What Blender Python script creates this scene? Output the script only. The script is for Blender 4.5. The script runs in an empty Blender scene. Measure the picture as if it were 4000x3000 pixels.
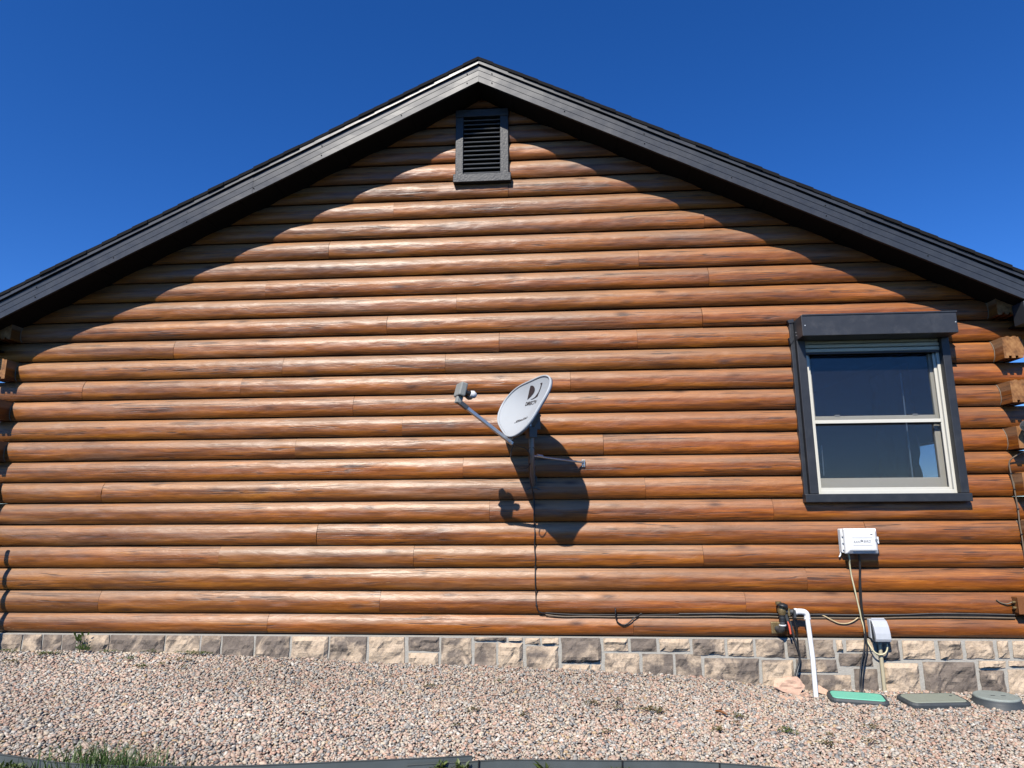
import bpy, bmesh, math, random
import numpy as np
from mathutils import Vector, Matrix
random.seed(7)
rng = np.random.default_rng(11)
SC = bpy.context.scene
COL = SC.collection
# ------------------------------------------------------------------ camera
cam = bpy.data.cameras.new('camera')
cam.sensor_fit = 'HORIZONTAL'; cam.sensor_width = 36.0
cam.lens = 2600 / 4000 * 36.0
cam.clip_start = 0.05; cam.clip_end = 2000
camo = bpy.data.objects.new('camera', cam); COL.objects.link(camo)
yaw, pitch, roll = 0.06807784, 0.1940486, -0.00575181
r_ = Vector((math.cos(yaw), math.sin(yaw), 0)); f_ = Vector((-math.sin(yaw), math.cos(yaw), 0)); u_ = Vector((0, 0, 1))
f_, u_ = math.cos(pitch) * f_ + math.sin(pitch) * u_, -math.sin(pitch) * f_ + math.cos(pitch) * u_
r_, u_ = math.cos(roll) * r_ + math.sin(roll) * u_, -math.sin(roll) * r_ + math.cos(roll) * u_
M = Matrix((( r_.x, u_.x, -f_.x, 0.0), (r_.y, u_.y, -f_.y, -5.52140747), (r_.z, u_.z, -f_.z, 0.94826272), (0, 0, 0, 1)))
camo.matrix_world = M
SC.camera = camo
SC.render.resolution_x, SC.render.resolution_y = 1024, 768
# ------------------------------------------------------------------ sky and sun
SUN = Vector((-0.37, -1.0, 1.1)).normalized()          # towards the sun
sun_el = math.asin(SUN.z); sun_az = math.atan2(SUN.x, SUN.y)
W = bpy.data.worlds.new('World'); SC.world = W; W.use_nodes = True
nt = W.node_tree; nt.nodes.clear()
sky = nt.nodes.new('ShaderNodeTexSky'); sky.sky_type = 'NISHITA'; sky.sun_disc = False
sky.sun_elevation = sun_el; sky.sun_rotation = sun_az
sky.altitude = 2200; sky.air_density = 1.0; sky.dust_density = 0.0; sky.ozone_density = 6.0
hs = nt.nodes.new('ShaderNodeHueSaturation'); hs.inputs['Saturation'].default_value = 1.24; hs.inputs['Hue'].default_value = .512; hs.inputs['Value'].default_value = 1.0
bg = nt.nodes.new('ShaderNodeBackground'); bg.inputs['Strength'].default_value = 0.134
wo = nt.nodes.new('ShaderNodeOutputWorld')
nt.links.new(sky.outputs[0], hs.inputs['Color']); nt.links.new(hs.outputs[0], bg.inputs['Color']); nt.links.new(bg.outputs[0], wo.inputs['Surface'])
sl = bpy.data.lights.new('sun', 'SUN'); sl.energy = 5.0; sl.angle = math.radians(0.53); sl.color = (1.0, 0.94, 0.845)
so = bpy.data.objects.new('sun', sl); COL.objects.link(so); so.location = (-4, -12, 14)
so.rotation_euler = (-SUN).to_track_quat('-Z', 'Y').to_euler()
SC.view_settings.view_transform = 'Standard'; SC.view_settings.look = 'None'
SC.view_settings.gamma = 1.0; SC.view_settings.exposure = 0.34; SC.view_settings.use_curve_mapping = False
SC.render.engine = 'CYCLES'; SC.cycles.max_bounces = 6; SC.cycles.diffuse_bounces = 0; SC.cycles.transparent_max_bounces = 10

# ------------------------------------------------------------------ material helpers
MATS = {}
class NT:
    def __init__(s, name):
        m = bpy.data.materials.new(name); m.use_nodes = True; s.m = m; s.t = m.node_tree; s.t.nodes.clear()
        s.out = s.n('ShaderNodeOutputMaterial'); s.b = s.n('ShaderNodeBsdfPrincipled'); s.l(s.b.outputs[0], s.out.inputs[0]); MATS[name] = m
    def n(s, typ, **kw):
        nd = s.t.nodes.new(typ)
        for k, v in kw.items(): setattr(nd, k, v)
        return nd
    def l(s, a, b): s.t.links.new(a, b)
    def coords(s, scale=(1, 1, 1), rnd=0.0, kind='Object'):
        tc = s.n('ShaderNodeTexCoord'); mp = s.n('ShaderNodeMapping'); mp.inputs['Scale'].default_value = scale
        src = tc.outputs[kind]
        if rnd:
            oi = s.n('ShaderNodeObjectInfo'); mu = s.n('ShaderNodeVectorMath', operation='SCALE'); mu.inputs[0].default_value = (1, 0.37, 0.61); mu.inputs['Scale'].default_value = 1
            m2 = s.n('ShaderNodeMath', operation='MULTIPLY'); s.l(oi.outputs['Random'], m2.inputs[0]); m2.inputs[1].default_value = rnd
            s.l(m2.outputs[0], mu.inputs['Scale'])
            ad = s.n('ShaderNodeVectorMath', operation='ADD'); s.l(src, ad.inputs[0]); s.l(mu.outputs[0], ad.inputs[1]); src = ad.outputs[0]
        s.l(src, mp.inputs['Vector']); return mp.outputs[0]
    def noise(s, vec, scale=5, detail=4, rough=.55, dist=0.0):
        nd = s.n('ShaderNodeTexNoise'); nd.inputs['Scale'].default_value = scale; nd.inputs['Detail'].default_value = detail
        nd.inputs['Roughness'].default_value = rough; nd.inputs['Distortion'].default_value = dist
        s.l(vec, nd.inputs['Vector']); return nd.outputs['Fac']
    def ramp(s, fac, stops, interp='LINEAR'):
        nd = s.n('ShaderNodeValToRGB'); cr = nd.color_ramp; cr.interpolation = interp
        while len(cr.elements) < len(stops): cr.elements.new(0.5)
        for e, (p, c) in zip(cr.elements, stops):
            e.position = p; e.color = (c, c, c, 1) if isinstance(c, (int, float)) else (*c, 1)
        s.l(fac, nd.inputs[0]); return nd.outputs[0]
    def mix(s, fac, a, b, mode='MIX'):
        nd = s.n('ShaderNodeMix', data_type='RGBA', blend_type=mode)
        for sock, v in ((nd.inputs[0], fac), (nd.inputs[6], a), (nd.inputs[7], b)):
            if isinstance(v, (int, float)): sock.default_value = v
            elif isinstance(v, tuple): sock.default_value = (*v, 1)
            else: s.l(v, sock)
        return nd.outputs[2]
    def math(s, op, a, b=0.0, clamp=False):
        nd = s.n('ShaderNodeMath', operation=op); nd.use_clamp = clamp
        for sock, v in ((nd.inputs[0], a), (nd.inputs[1], b)):
            if isinstance(v, (int, float)): sock.default_value = v
            else: s.l(v, sock)
        return nd.outputs[0]
    def bump(s, h, strength=.5, dist=.005, prev=None):
        nd = s.n('ShaderNodeBump'); nd.inputs['Strength'].default_value = strength; nd.inputs['Distance'].default_value = dist
        s.l(h, nd.inputs['Height'])
        if prev is not None: s.l(prev, nd.inputs['Normal'])
        return nd.outputs[0]
    def set(s, **kw):
        for k, v in kw.items():
            sock = s.b.inputs[k.replace('_', ' ')]
            if isinstance(v, (int, float)): sock.default_value = v
            elif isinstance(v, tuple): sock.default_value = (*v, 1)
            else: s.l(v, sock)
        return s.m

def simple(name, col, rough=.5, metal=0.0, var=.15, scale=30, bump=.0, rnd=5.0, spec=.5, bscale=None):
    t = NT(name); v = t.coords(rnd=rnd)
    f = t.noise(v, scale, 5)
    c = t.mix(f, tuple(x * (1 - var) for x in col), tuple(min(1, x * (1 + var)) for x in col))
    rr = t.math('ADD', t.math('MULTIPLY', f, .16), rough - .08)
    t.set(Base_Color=c, Roughness=rr, Metallic=metal, Specular_IOR_Level=spec)
    if bump: t.set(Normal=t.bump(t.noise(v, bscale or scale * 2, 6), bump, .004))
    return t.m

def log_material(name, side=False):
    t = NT(name)
    ax = (lambda a, b: (b, a, b)) if side else (lambda a, b: (a, b, b))
    oi = t.n('ShaderNodeObjectInfo')
    big = t.noise(t.coords(ax(.9, 5), 40), 1.0, 3)
    streak = t.noise(t.coords(ax(1.3, 30), 40), 1.0, 6, .62, .35)
    fine = t.noise(t.coords(ax(6, 150), 40), 1.0, 6, .7, .3)
    base = t.ramp(streak, [(.24, (.070, .0190, .0018)), (.43, (.195, .057, .0038)), (.58, (.305, .096, .0060)), (.78, (.44, .160, .011))])
    sx = t.n('ShaderNodeSeparateXYZ'); tc = t.n('ShaderNodeTexCoord'); t.l(tc.outputs['Object'], sx.inputs[0])
    drift = t.math('ADD', t.math('ADD', t.math('MULTIPLY', sx.outputs[1 if side else 0], .09), .28), t.math('MULTIPLY', oi.outputs['Random'], .45), True)
    redd = t.mix(drift, t.mix(1.0, base, (.86, .94, 1.0), 'MULTIPLY'), t.mix(1.0, base, (1.10, .94, .95), 'MULTIPLY'))
    tone = t.ramp(big, [(.28, (.62, .60, .58)), (.5, (1.0, 1.0, 1.0)), (.72, (1.25, 1.20, 1.10))])
    c = t.mix(1.0, redd, tone, 'MULTIPLY')
    c = t.mix(1.0, c, t.ramp(fine, [(.30, (.50, .45, .40)), (.5, (1, 1, 1)), (.72, (1.25, 1.25, 1.25))]), 'MULTIPLY')
    # bleached stain plus painted sun sheen on every log's upper face, with a ragged edge
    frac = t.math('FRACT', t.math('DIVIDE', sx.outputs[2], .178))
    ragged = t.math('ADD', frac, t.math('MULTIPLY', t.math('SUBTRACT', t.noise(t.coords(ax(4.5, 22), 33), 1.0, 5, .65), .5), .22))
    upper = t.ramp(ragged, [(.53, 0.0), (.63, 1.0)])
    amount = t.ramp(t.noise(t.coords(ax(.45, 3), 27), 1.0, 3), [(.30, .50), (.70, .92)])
    # painted sheen follows the sun's highlight: strongest mid-wall, weakest at the right end
    sheen_along = t.ramp(t.math('ADD', t.math('MULTIPLY', sx.outputs[1 if side else 0], .125), .5), [(.02, .34), (.25, .58), (.48, .70), (.66, .42), (.92, .20)])
    c = t.mix(t.math('MULTIPLY', t.math('MULTIPLY', upper, amount), sheen_along), c, t.mix(fine, (.31, .175, .085), (.52, .345, .205)))
    # worn grey patches where the stain has gone
    wmask = t.math('MULTIPLY', t.ramp(t.noise(t.coords(ax(.6, 6), 70), 1.0, 4, .6), [(.56, 0.0), (.72, .5)]), t.ramp(streak, [(.35, .25), (.62, 1.0)]))
    c = t.mix(wmask, c, t.mix(fine, (.12, .095, .075), (.30, .24, .19)))
    # drying checks: long thin splits
    cn = t.noise(t.coords(ax(.55, 24), 90), 1.0, 2, .5, .12)
    ck = t.math('ABSOLUTE', t.math('SUBTRACT', cn, .5))
    line = t.ramp(ck, [(.0, 1.0), (.010, .8), (.020, 0.0)])
    cmask = t.ramp(t.noise(t.coords(ax(1.1, 9), 30), 1.0, 3), [(.45, 0.0), (.56, .9)])
    crack = t.math('MULTIPLY', line, cmask)
    c = t.mix(t.math('MULTIPLY', crack, .85), c, (.022, .012, .007))
    # knots
    vo = t.n('ShaderNodeTexVoronoi'); t.l(t.coords(ax(1.9, 6.5), 55), vo.inputs['Vector']); vo.inputs['Scale'].default_value = 1.0
    kn = t.ramp(vo.outputs['Distance'], [(.045, .8), (.11, .35), (.18, 0.0)])
    c = t.mix(kn, c, (.06, .022, .008))
    # flecks of bare yellow wood
    fl = t.math('MULTIPLY', t.ramp(t.noise(t.coords(ax(9, 150), 12), 1.0, 2), [(.70, 0.0), (.76, .8)]), t.ramp(t.noise(t.coords(ax(1.3, 5), 21), 1.0, 2), [(.6, 0.0), (.68, 1.0)]))
    c = t.mix(fl, c, (.52, .34, .16))
    rough = t.math('ADD', t.math('MULTIPLY', t.noise(t.coords(ax(3, 30), 14), 1.0, 5), .26), .42)
    hewn = t.noise(t.coords(ax(10, 34), 17), 1.0, 3, .5, .8)
    n1 = t.bump(hewn, .45, .006)
    n2 = t.bump(t.math('SUBTRACT', streak, t.math('MULTIPLY', crack, .8)), .40, .004, n1)
    n3 = t.bump(fine, .35, .002, n2)
    t.set(Base_Color=c, Roughness=rough, Normal=n3, Specular_IOR_Level=.5)
    t.b.inputs['Coat Weight'].default_value = .34; t.b.inputs['Coat Roughness'].default_value = .35; t.b.inputs['Coat IOR'].default_value = 1.5
    t.l(n2, t.b.inputs['Coat Normal'])
    return t.m
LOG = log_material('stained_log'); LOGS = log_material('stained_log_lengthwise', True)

def endgrain():
    t = NT('log_end_grain'); v = t.coords(rnd=30)
    wv = t.n('ShaderNodeTexWave', wave_type='RINGS', rings_direction='Y'); t.l(t.coords((1, 1, 1), 0), wv.inputs['Vector']); wv.inputs['Scale'].default_value = 14; wv.inputs['Distortion'].default_value = 3
    f = t.noise(v, 22, 5)
    c = t.ramp(f, [(.3, (.10, .038, .010)), (.5, (.27, .115, .034)), (.7, (.42, .21, .075))])
    c = t.mix(.10, c, t.ramp(wv.outputs['Fac'], [(.2, (.2, .09, .03)), (.8, (.42, .22, .08))]))
    t.set(Base_Color=c, Roughness=.7, Normal=t.bump(t.noise(v, 60, 5), .5, .004)); return t.m
ENDG = endgrain()

def stone_material(name, lo, hi):
    t = NT(name); v = t.coords(rnd=60)
    big = t.noise(v, 5.0, 5, .6, .6)
    oi = t.n('ShaderNodeObjectInfo')
    sh = t.math('ADD', big, t.math('MULTIPLY', t.math('SUBTRACT', oi.outputs['Random'], .5), .16))
    tan = t.mix(t.noise(v, 14, 5), (.42, .31, .205), (.68, .54, .39))
    grey = t.mix(t.noise(v, 17, 5), (.10, .080, .064), (.28, .228, .182))
    c = t.mix(t.ramp(sh, [(lo, 0.0), (hi, 1.0)]), tan, grey)
    c = t.mix(t.ramp(t.noise(v, 40, 6), [(.3, .35), (.5, 0.0)]), c, (.13, .10, .085))
    h = t.noise(v, 26, 8, .62)
    t.set(Base_Color=c, Roughness=.85, Specular_IOR_Level=.25, Normal=t.bump(h, 1.0, .012)); return t.m
STONE = {'t': stone_material('tan_stone', .58, .72), 'm': stone_material('mixed_stone', .41, .56), 'd': stone_material('grey_stone', .27, .48)}
MORTAR = simple('mortar', (.42, .395, .34), .9, var=.18, scale=45, bump=.8, spec=.2)

def gravel_material():
    t = NT('gravel_pebbles'); at = t.n('ShaderNodeAttribute'); at.attribute_name = 'tint'
    v = t.coords(); f = t.noise(v, 90, 4)
    c = t.mix(1.0, at.outputs['Color'], t.ramp(f, [(.3, (.80, .78, .76)), (.7, (1.12, 1.10, 1.08))]), 'MULTIPLY')
    t.set(Base_Color=c, Roughness=.62, Specular_IOR_Level=.35); return t.m
GRAVEL = gravel_material()
def bed_material():
    t = NT('gravel_bed_soil'); v = t.coords(); f = t.noise(v, 60, 6, .7); g = t.noise(v, 3, 3)
    c = t.ramp(f, [(.3, (.07, .055, .045)), (.55, (.24, .18, .15)), (.75, (.42, .34, .29))])
    t.set(Base_Color=c, Roughness=.95, Specular_IOR_Level=.1, Normal=t.bump(f, 1.0, .02)); return t.m
BED = bed_material()
def lawn_material():
    t = NT('lawn_soil'); v = t.coords(); f = t.noise(v, 1.2, 6, .6); g = t.noise(v, 45, 6, .7)
    c = t.mix(t.ramp(f, [(.4, 0.0), (.6, 1.0)]), (.16, .12, .07), (.065, .085, .025))
    c = t.mix(1.0, c, t.ramp(g, [(.3, (.45, .45, .45)), (.7, (1.4, 1.4, 1.3))]), 'MULTIPLY')
    t.set(Base_Color=c, Roughness=.95, Specular_IOR_Level=.1, Normal=t.bump(g, 1.0, .03)); return t.m
LAWN = lawn_material()
def leaf_material(name, a, b):
    t = NT(name); oi = t.n('ShaderNodeAttribute'); oi.attribute_name = 'tint'
    f = t.noise(t.coords(), 60, 3)
    c = t.mix(oi.outputs['Fac'], a, b)
    c = t.mix(1.0, c, t.ramp(f, [(.3, (.7, .7, .7)), (.7, (1.25, 1.25, 1.25))]), 'MULTIPLY')
    t.set(Base_Color=c, Roughness=.5); t.b.inputs['Transmission Weight'].default_value = 0
    tr = t.n('ShaderNodeBsdfTranslucent'); t.l(c, tr.inputs[0]); ms = t.n('ShaderNodeMixShader'); ms.inputs[0].default_value = .3
    t.l(t.b.outputs[0], ms.inputs[1]); t.l(tr.outputs[0], ms.inputs[2]); t.l(ms.outputs[0], t.out.inputs[0]); return t.m
LEAF = leaf_material('weed_leaf', (.05, .085, .015), (.15, .19, .05))
DRYLEAF = leaf_material('dry_weed_leaf', (.11, .075, .025), (.16, .16, .04))
BLADE = leaf_material('grass_blade', (.035, .085, .018), (.13, .20, .05))

def painted_metal(name, col, rough, dust=0.0, spec=.6, coat=0.0):
    t = NT(name); v = t.coords(rnd=9)
    f = t.noise(v, 14, 6, .65)
    c = t.mix(t.ramp(f, [(.35, 0.0), (.8, .5)]), col, tuple(min(1, x * 1.7 + .008) for x in col))
    if dust: c = t.mix(t.math('MULTIPLY', t.ramp(t.noise(v, 9, 7, .75), [(.5, 0.0), (.8, 1.0)]), dust), c, (.16, .155, .15))
    rr = t.math('ADD', t.math('MULTIPLY', f, .10), rough - .05)
    nn = t.bump(t.noise(t.coords((3, 3, 3), 9), 1.0, 2), .25, .02)
    t.set(Base_Color=c, Roughness=rr, Specular_IOR_Level=spec, Normal=nn)
    t.b.inputs['Coat Weight'].default_value = coat; t.b.inputs['Coat Roughness'].default_value = rough * .8; t.l(nn, t.b.inputs['Coat Normal']); return t.m
FASCIA = painted_metal('charcoal_fascia_metal', (.030, .033, .037), .40, 0, .55, 0.0)
BLACKM = simple('black_soffit_metal', (.006, .006, .0065), .8, var=.2, spec=.15)
VENTM = simple('grey_vent_slat', (.11, .115, .12), .45, var=.2)
SHUT = painted_metal('charcoal_shutter_paint', (.022, .024, .028), .48, .25)
DKTRIM = painted_metal('dark_window_trim', (.014, .016, .020), .5, .15)
ROUGHBLK = simple('rough_black_wood', (.030, .032, .035), .48, var=.35, scale=40, bump=.9, bscale=70)
SHINGLE = simple('asphalt_shingle', (.012, .012, .013), .9, var=.5, scale=220, bump=.8, spec=.2)
CREAM = simple('cream_vinyl', (.66, .64, .55), .42, var=.05)
SLATM = simple('tan_grey_shutter_slat', (.64, .58, .44), .5, var=.08)
WHITEP = simple('white_plastic', (.80, .80, .78), .38, var=.04)
DISHP = simple('grey_dish_paint', (.42, .45, .47), .5, var=.04, scale=9)
GREYP = simple('light_grey_plastic', (.48, .50, .52), .42, var=.06)
LNBP = simple('weathered_grey_plastic', (.26, .27, .245), .55, var=.15)
ZINC = simple('zinc_steel', (.42, .44, .46), .34, metal=.75, var=.15)
MASTM = simple('weathered_mast_steel', (.26, .26, .25), .5, metal=.3, var=.3)
DKSTEEL = simple('dark_steel_bracket', (.085, .09, .092), .45, metal=.4, var=.25)
PRINT = simple('dark_print', (.030, .024, .026), .5, var=.1)
PRINTG = simple('grey_print', (.20, .21, .23), .5, var=.1)
BLACKP = simple('black_plastic', (.018, .018, .019), .45, var=.3)
RUBBER = simple('black_cable_sheath', (.016, .015, .015), .42, var=.3)
GREYCAB = simple('dusty_grey_cable', (.075, .07, .065), .5, var=.3)
BROWNC = simple('dusty_brown_cable', (.16, .12, .08), .55, var=.3)
TANC = simple('tan_cable', (.52, .40, .22), .5, var=.12)
CREAMC = simple('cream_cable', (.62, .57, .36), .45, var=.1)
BRASS = simple('weathered_brass', (.22, .16, .075), .5, metal=.5, var=.5, scale=60, bump=.6)
REDP = simple('red_lever', (.62, .10, .05), .45)
CONDUIT = simple('tan_conduit', (.46, .40, .26), .5, var=.1)
GREENP = simple('green_lid_plastic', (.16, .50, .35), .55, var=.08, scale=25, bump=.15)
OLIVEP = simple('grey_green_lid_plastic', (.24, .26, .205), .65, var=.14, scale=25, bump=.2)
GREYLID = simple('weathered_grey_lid', (.25, .28, .25), .65, var=.25, scale=25, bump=.3)
RIMP = simple('charcoal_rim_plastic', (.045, .052, .055), .6, var=.25)
ROCKM = simple('pink_rock', (.62, .40, .28), .85, var=.25, scale=16, bump=.9, spec=.25)
EDGEM = simple('grey_edging_plastic', (.085, .10, .10), .5, var=.2, scale=12)
CAULK = simple('pale_caulk', (.24, .19, .14), .6, var=.1)
BROWNB = simple('brown_painted_box', (.20, .075, .022), .5, var=.25)
ROOM = simple('room_plaster', (.10, .095, .11), .9, var=.1)
CURT = simple('brown_curtain', (.22, .12, .07), .9, var=.2)
CORD = simple('pale_blind_cord', (.45, .50, .55), .6)
def glass_material(name, tint, f0=.05):
    t = NT(name); t.t.nodes.remove(t.b)
    ge = t.n('ShaderNodeNewGeometry'); dt = t.n('ShaderNodeVectorMath', operation='DOT_PRODUCT'); t.l(ge.outputs['Normal'], dt.inputs[0]); t.l(ge.outputs['Incoming'], dt.inputs[1])
    cs = t.math('SUBTRACT', 1.0, t.math('ABSOLUTE', dt.outputs['Value'])); fr = t.math('ADD', t.math('MULTIPLY', t.math('POWER', cs, 5.0), 1 - f0), f0)
    tr = t.n('ShaderNodeBsdfTransparent'); tr.inputs[0].default_value = (*tint, 1)
    gl = t.n('ShaderNodeBsdfGlossy'); gl.inputs['Roughness'].default_value = 0.0
    wv = t.noise(t.coords(), 2.2, 1); bp = t.bump(wv, .02, .05); t.l(bp, gl.inputs['Normal'])
    ms = t.n('ShaderNodeMixShader'); t.l(fr, ms.inputs[0]); t.l(tr.outputs[0], ms.inputs[1]); t.l(gl.outputs[0], ms.inputs[2]); t.l(ms.outputs[0], t.out.inputs[0]); return t.m
GLASS = glass_material('window_glass', (.80, .83, .86), .105)
def screen_material():
    t = NT('insect_screen'); t.set(Base_Color=(.018, .018, .020), Roughness=.7, Specular_IOR_Level=.2)
    tr = t.n('ShaderNodeBsdfTransparent'); ms = t.n('ShaderNodeMixShader'); ms.inputs[0].default_value = .20
    t.l(tr.outputs[0], ms.inputs[1]); t.l(t.b.outputs[0], ms.inputs[2]); t.l(ms.outputs[0], t.out.inputs[0]); return t.m
SCREEN = screen_material()

# ------------------------------------------------------------------ mesh helpers
ORG = {}
def link(o, parent):
    COL.objects.link(o)
    if parent is not None: o.parent = parent; ORG[o.name] = ORG.get(parent.name, Vector((0, 0, 0)))
    return o
def thing(name, loc, label, cat, group=None):
    o = bpy.data.objects.new(name, None); o.empty_display_size = .1; COL.objects.link(o); o.location = loc; ORG[o.name] = Vector(loc)
    return tag(o, label, cat, group)
def tag(o, label, cat, group=None):
    o['label'] = label; o['category'] = cat
    if group: o['group'] = group
    return o
def structure(o, kind='structure'): o['kind'] = kind; return o

class MB:
    def __init__(s): s.v = []; s.f = []; s.sm = []
    def add(s, vs, fs, smooth=False):
        b = len(s.v); s.v += [tuple(p) for p in vs]; s.f += [tuple(i + b for i in f) for f in fs]; s.sm += [smooth] * len(fs); return s
    def box(s, x0, y0, z0, x1, y1, z1, bev=0.0):
        if bev:
            bm = bmesh.new(); bmesh.ops.create_cube(bm, size=1)
            for v in bm.verts: v.co = Vector(((x0 + x1) / 2 + v.co.x * (x1 - x0), (y0 + y1) / 2 + v.co.y * (y1 - y0), (z0 + z1) / 2 + v.co.z * (z1 - z0)))
            bmesh.ops.bevel(bm, geom=bm.edges[:], offset=bev, segments=2, affect='EDGES', profile=.5)
            return s.bm(bm)
        return s.add([(x0, y0, z0), (x1, y0, z0), (x1, y1, z0), (x0, y1, z0), (x0, y0, z1), (x1, y0, z1), (x1, y1, z1), (x0, y1, z1)],
                     [(0, 3, 2, 1), (4, 5, 6, 7), (0, 1, 5, 4), (1, 2, 6, 5), (2, 3, 7, 6), (3, 0, 4, 7)])
    def bm(s, bm, smooth=False, mat=None):
        bm.verts.ensure_lookup_table(); bm.verts.index_update()
        s.add([(mat @ v.co if mat else v.co) for v in bm.verts], [[v.index for v in f.verts] for f in bm.faces], smooth); bm.free(); return s
    def obox(s, c, ax, half, bev=0.0):
        """box with centre c, axes ax (3 vectors), half sizes"""
        bm = bmesh.new(); bmesh.ops.create_cube(bm, size=2)
        if bev:
            for v in bm.verts: v.co = Vector((v.co.x * half[0], v.co.y * half[1], v.co.z * half[2]))
            bmesh.ops.bevel(bm, geom=bm.edges[:], offset=bev, segments=2, affect='EDGES', profile=.5)
            for v in bm.verts: v.co = Vector(c) + Vector(ax[0]) * v.co.x + Vector(ax[1]) * v.co.y + Vector(ax[2]) * v.co.z
        else:
            for v in bm.verts: v.co = Vector(c) + Vector(ax[0]) * v.co.x * half[0] + Vector(ax[1]) * v.co.y * half[1] + Vector(ax[2]) * v.co.z * half[2]
        return s.bm(bm)
    def tube(s, pts, r, seg=8, cap=True, smooth=True):
        pts = [Vector(p) for p in pts]; rs = r if isinstance(r, (list, tuple)) else [r] * len(pts)
        n = len(pts); ref = None; rings = []
        for i, p in enumerate(pts):
            d = (pts[min(i + 1, n - 1)] - pts[max(i - 1, 0)]).normalized()
            if ref is None: ref = d.orthogonal().normalized()
            ref = (ref - d * ref.dot(d)).normalized(); b = d.cross(ref)
            rings.append([p + (ref * math.cos(2 * math.pi * k / seg) + b * math.sin(2 * math.pi * k / seg)) * rs[i] for k in range(seg)])
        vs = [v for rg in rings for v in rg]; fs = []
        for i in range(n - 1):
            for k in range(seg): fs.append((i * seg + k, i * seg + (k + 1) % seg, (i + 1) * seg + (k + 1) % seg, (i + 1) * seg + k))
        s.add(vs, fs, smooth)
        if cap: s.add(rings[0], [tuple(range(seg))[::-1]]); s.add(rings[-1], [tuple(range(seg))])
        return s
    def prism(s, poly, a, b, fn):
        """poly of 2-D points swept from a to b; fn(u,v,w)->xyz"""
        n = len(poly); s.add([fn(u, v, a) for u, v in poly] + [fn(u, v, b) for u, v in poly],
              [tuple(range(n))[::-1], tuple(range(n, 2 * n))] + [(i, (i + 1) % n, n + (i + 1) % n, n + i) for i in range(n)]); return s
    def disc(s, c, n, r, h, seg=20, smooth=False):
        c = Vector(c); n = Vector(n).normalized(); return s.tube([c, c + n * h], r, seg, True, smooth)
    def build(s, name, mat, parent=None, recalc=True):
        me = bpy.data.meshes.new(name); og = ORG.get(parent.name, Vector((0, 0, 0))) if parent else Vector((0, 0, 0))
        me.from_pydata([(x - og.x, y - og.y, z - og.z) for x, y, z in s.v], [], s.f)
        if any(s.sm): me.polygons.foreach_set('use_smooth', s.sm)
        if recalc:
            bm = bmesh.new(); bm.from_mesh(me); bmesh.ops.recalc_face_normals(bm, faces=bm.faces); bm.to_mesh(me); bm.free()
        me.materials.append(mat); me.update()
        return link(bpy.data.objects.new(name, me), parent)
def spline(pts, n=6):
    P = [Vector(p) for p in pts]; out = []
    for i in range(len(P) - 1):
        p0 = P[max(i - 1, 0)]; p1 = P[i]; p2 = P[i + 1]; p3 = P[min(i + 2, len(P) - 1)]
        for k in range(n):
            t = k / n; out.append(.5 * ((2 * p1) + (p2 - p0) * t + (2 * p0 - 5 * p1 + 4 * p2 - p3) * t * t + (3 * p1 - p0 - 3 * p2 + p3) * t ** 3))
    return out + [P[-1]]
_tab = rng.random(65536)
def vnoise(x, y, seed=0):
    x = np.asarray(x, float); y = np.asarray(y, float)
    xi = np.floor(x).astype(np.int64); yi = np.floor(y).astype(np.int64); fx = x - xi; fy = y - yi
    fx = fx * fx * (3 - 2 * fx); fy = fy * fy * (3 - 2 * fy)
    h = lambda a, b: _tab[(a * 7919 + b * 104729 + seed * 15731 + ((a * b) & 1023)) & 65535]
    return (h(xi, yi) * (1 - fx) + h(xi + 1, yi) * fx) * (1 - fy) + (h(xi, yi + 1) * (1 - fx) + h(xi + 1, yi + 1) * fx) * fy * 1.0
def np_mesh(name, V, Fq, mat, parent=None, smooth=True, tint=None):
    me = bpy.data.meshes.new(name); n = Fq.shape[1]
    me.vertices.add(len(V)); me.vertices.foreach_set('co', np.ascontiguousarray(V, np.float32).ravel())
    me.loops.add(Fq.size); me.loops.foreach_set('vertex_index', np.ascontiguousarray(Fq, np.int32).ravel())
    me.polygons.add(len(Fq)); me.polygons.foreach_set('loop_start', np.arange(0, Fq.size, n, dtype=np.int32))
    me.polygons.foreach_set('use_smooth', np.full(len(Fq), smooth))
    if tint is not None:
        at = me.attributes.new('tint', 'FLOAT_COLOR', 'POINT'); at.data.foreach_set('color', np.ascontiguousarray(tint, np.float32).ravel())
    me.materials.append(mat); me.update(calc_edges=True); me.validate()
    return link(bpy.data.objects.new(name, me), parent)

# ------------------------------------------------------------------ ground
GX = [-4.577, -3.395, -2.151, -1.313, -0.406, 0.588, 1.071, 1.529, 1.864, 2.166, 3.345]
GZ = [-0.113, -0.113, -0.144, -0.18, -0.199, -0.233, -0.262, -0.311, -0.343, -0.340, -0.348]
def gnd(x, y):
    return np.interp(x, GX, GZ) + .07 * np.clip(np.asarray(y, float) + .07, -6, 0)
def sheet(name, xs, ys, dz, mat, bump=0.0):
    X, Y = np.meshgrid(xs, ys); Z = gnd(X, Y) + dz
    if bump: Z = Z + bump * (vnoise(X * 3, Y * 3, 5) - .5)
    nx, ny = len(xs), len(ys); V = np.stack([X, Y, Z], -1).reshape(-1, 3)
    i, j = np.meshgrid(np.arange(nx - 1), np.arange(ny - 1)); a = (j * nx + i).ravel()
    return structure(np_mesh(name, V, np.stack([a, a + 1, a + nx + 1, a + nx], 1), mat))
far = lambda lo, hi, near: sorted(set(near) | set(lo) | set(hi))
sheet('ground', far([-900, -300, -100, -40, -15, -8], [8, 15, 40, 100, 300, 900], [round(-6 + .5 * i, 2) for i in range(25)]),
      far([-900, -300, -100, -40, -15], [15, 40, 100, 300, 900], [round(-9 + .4 * i, 2) for i in range(46)]), -.045, LAWN)
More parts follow.
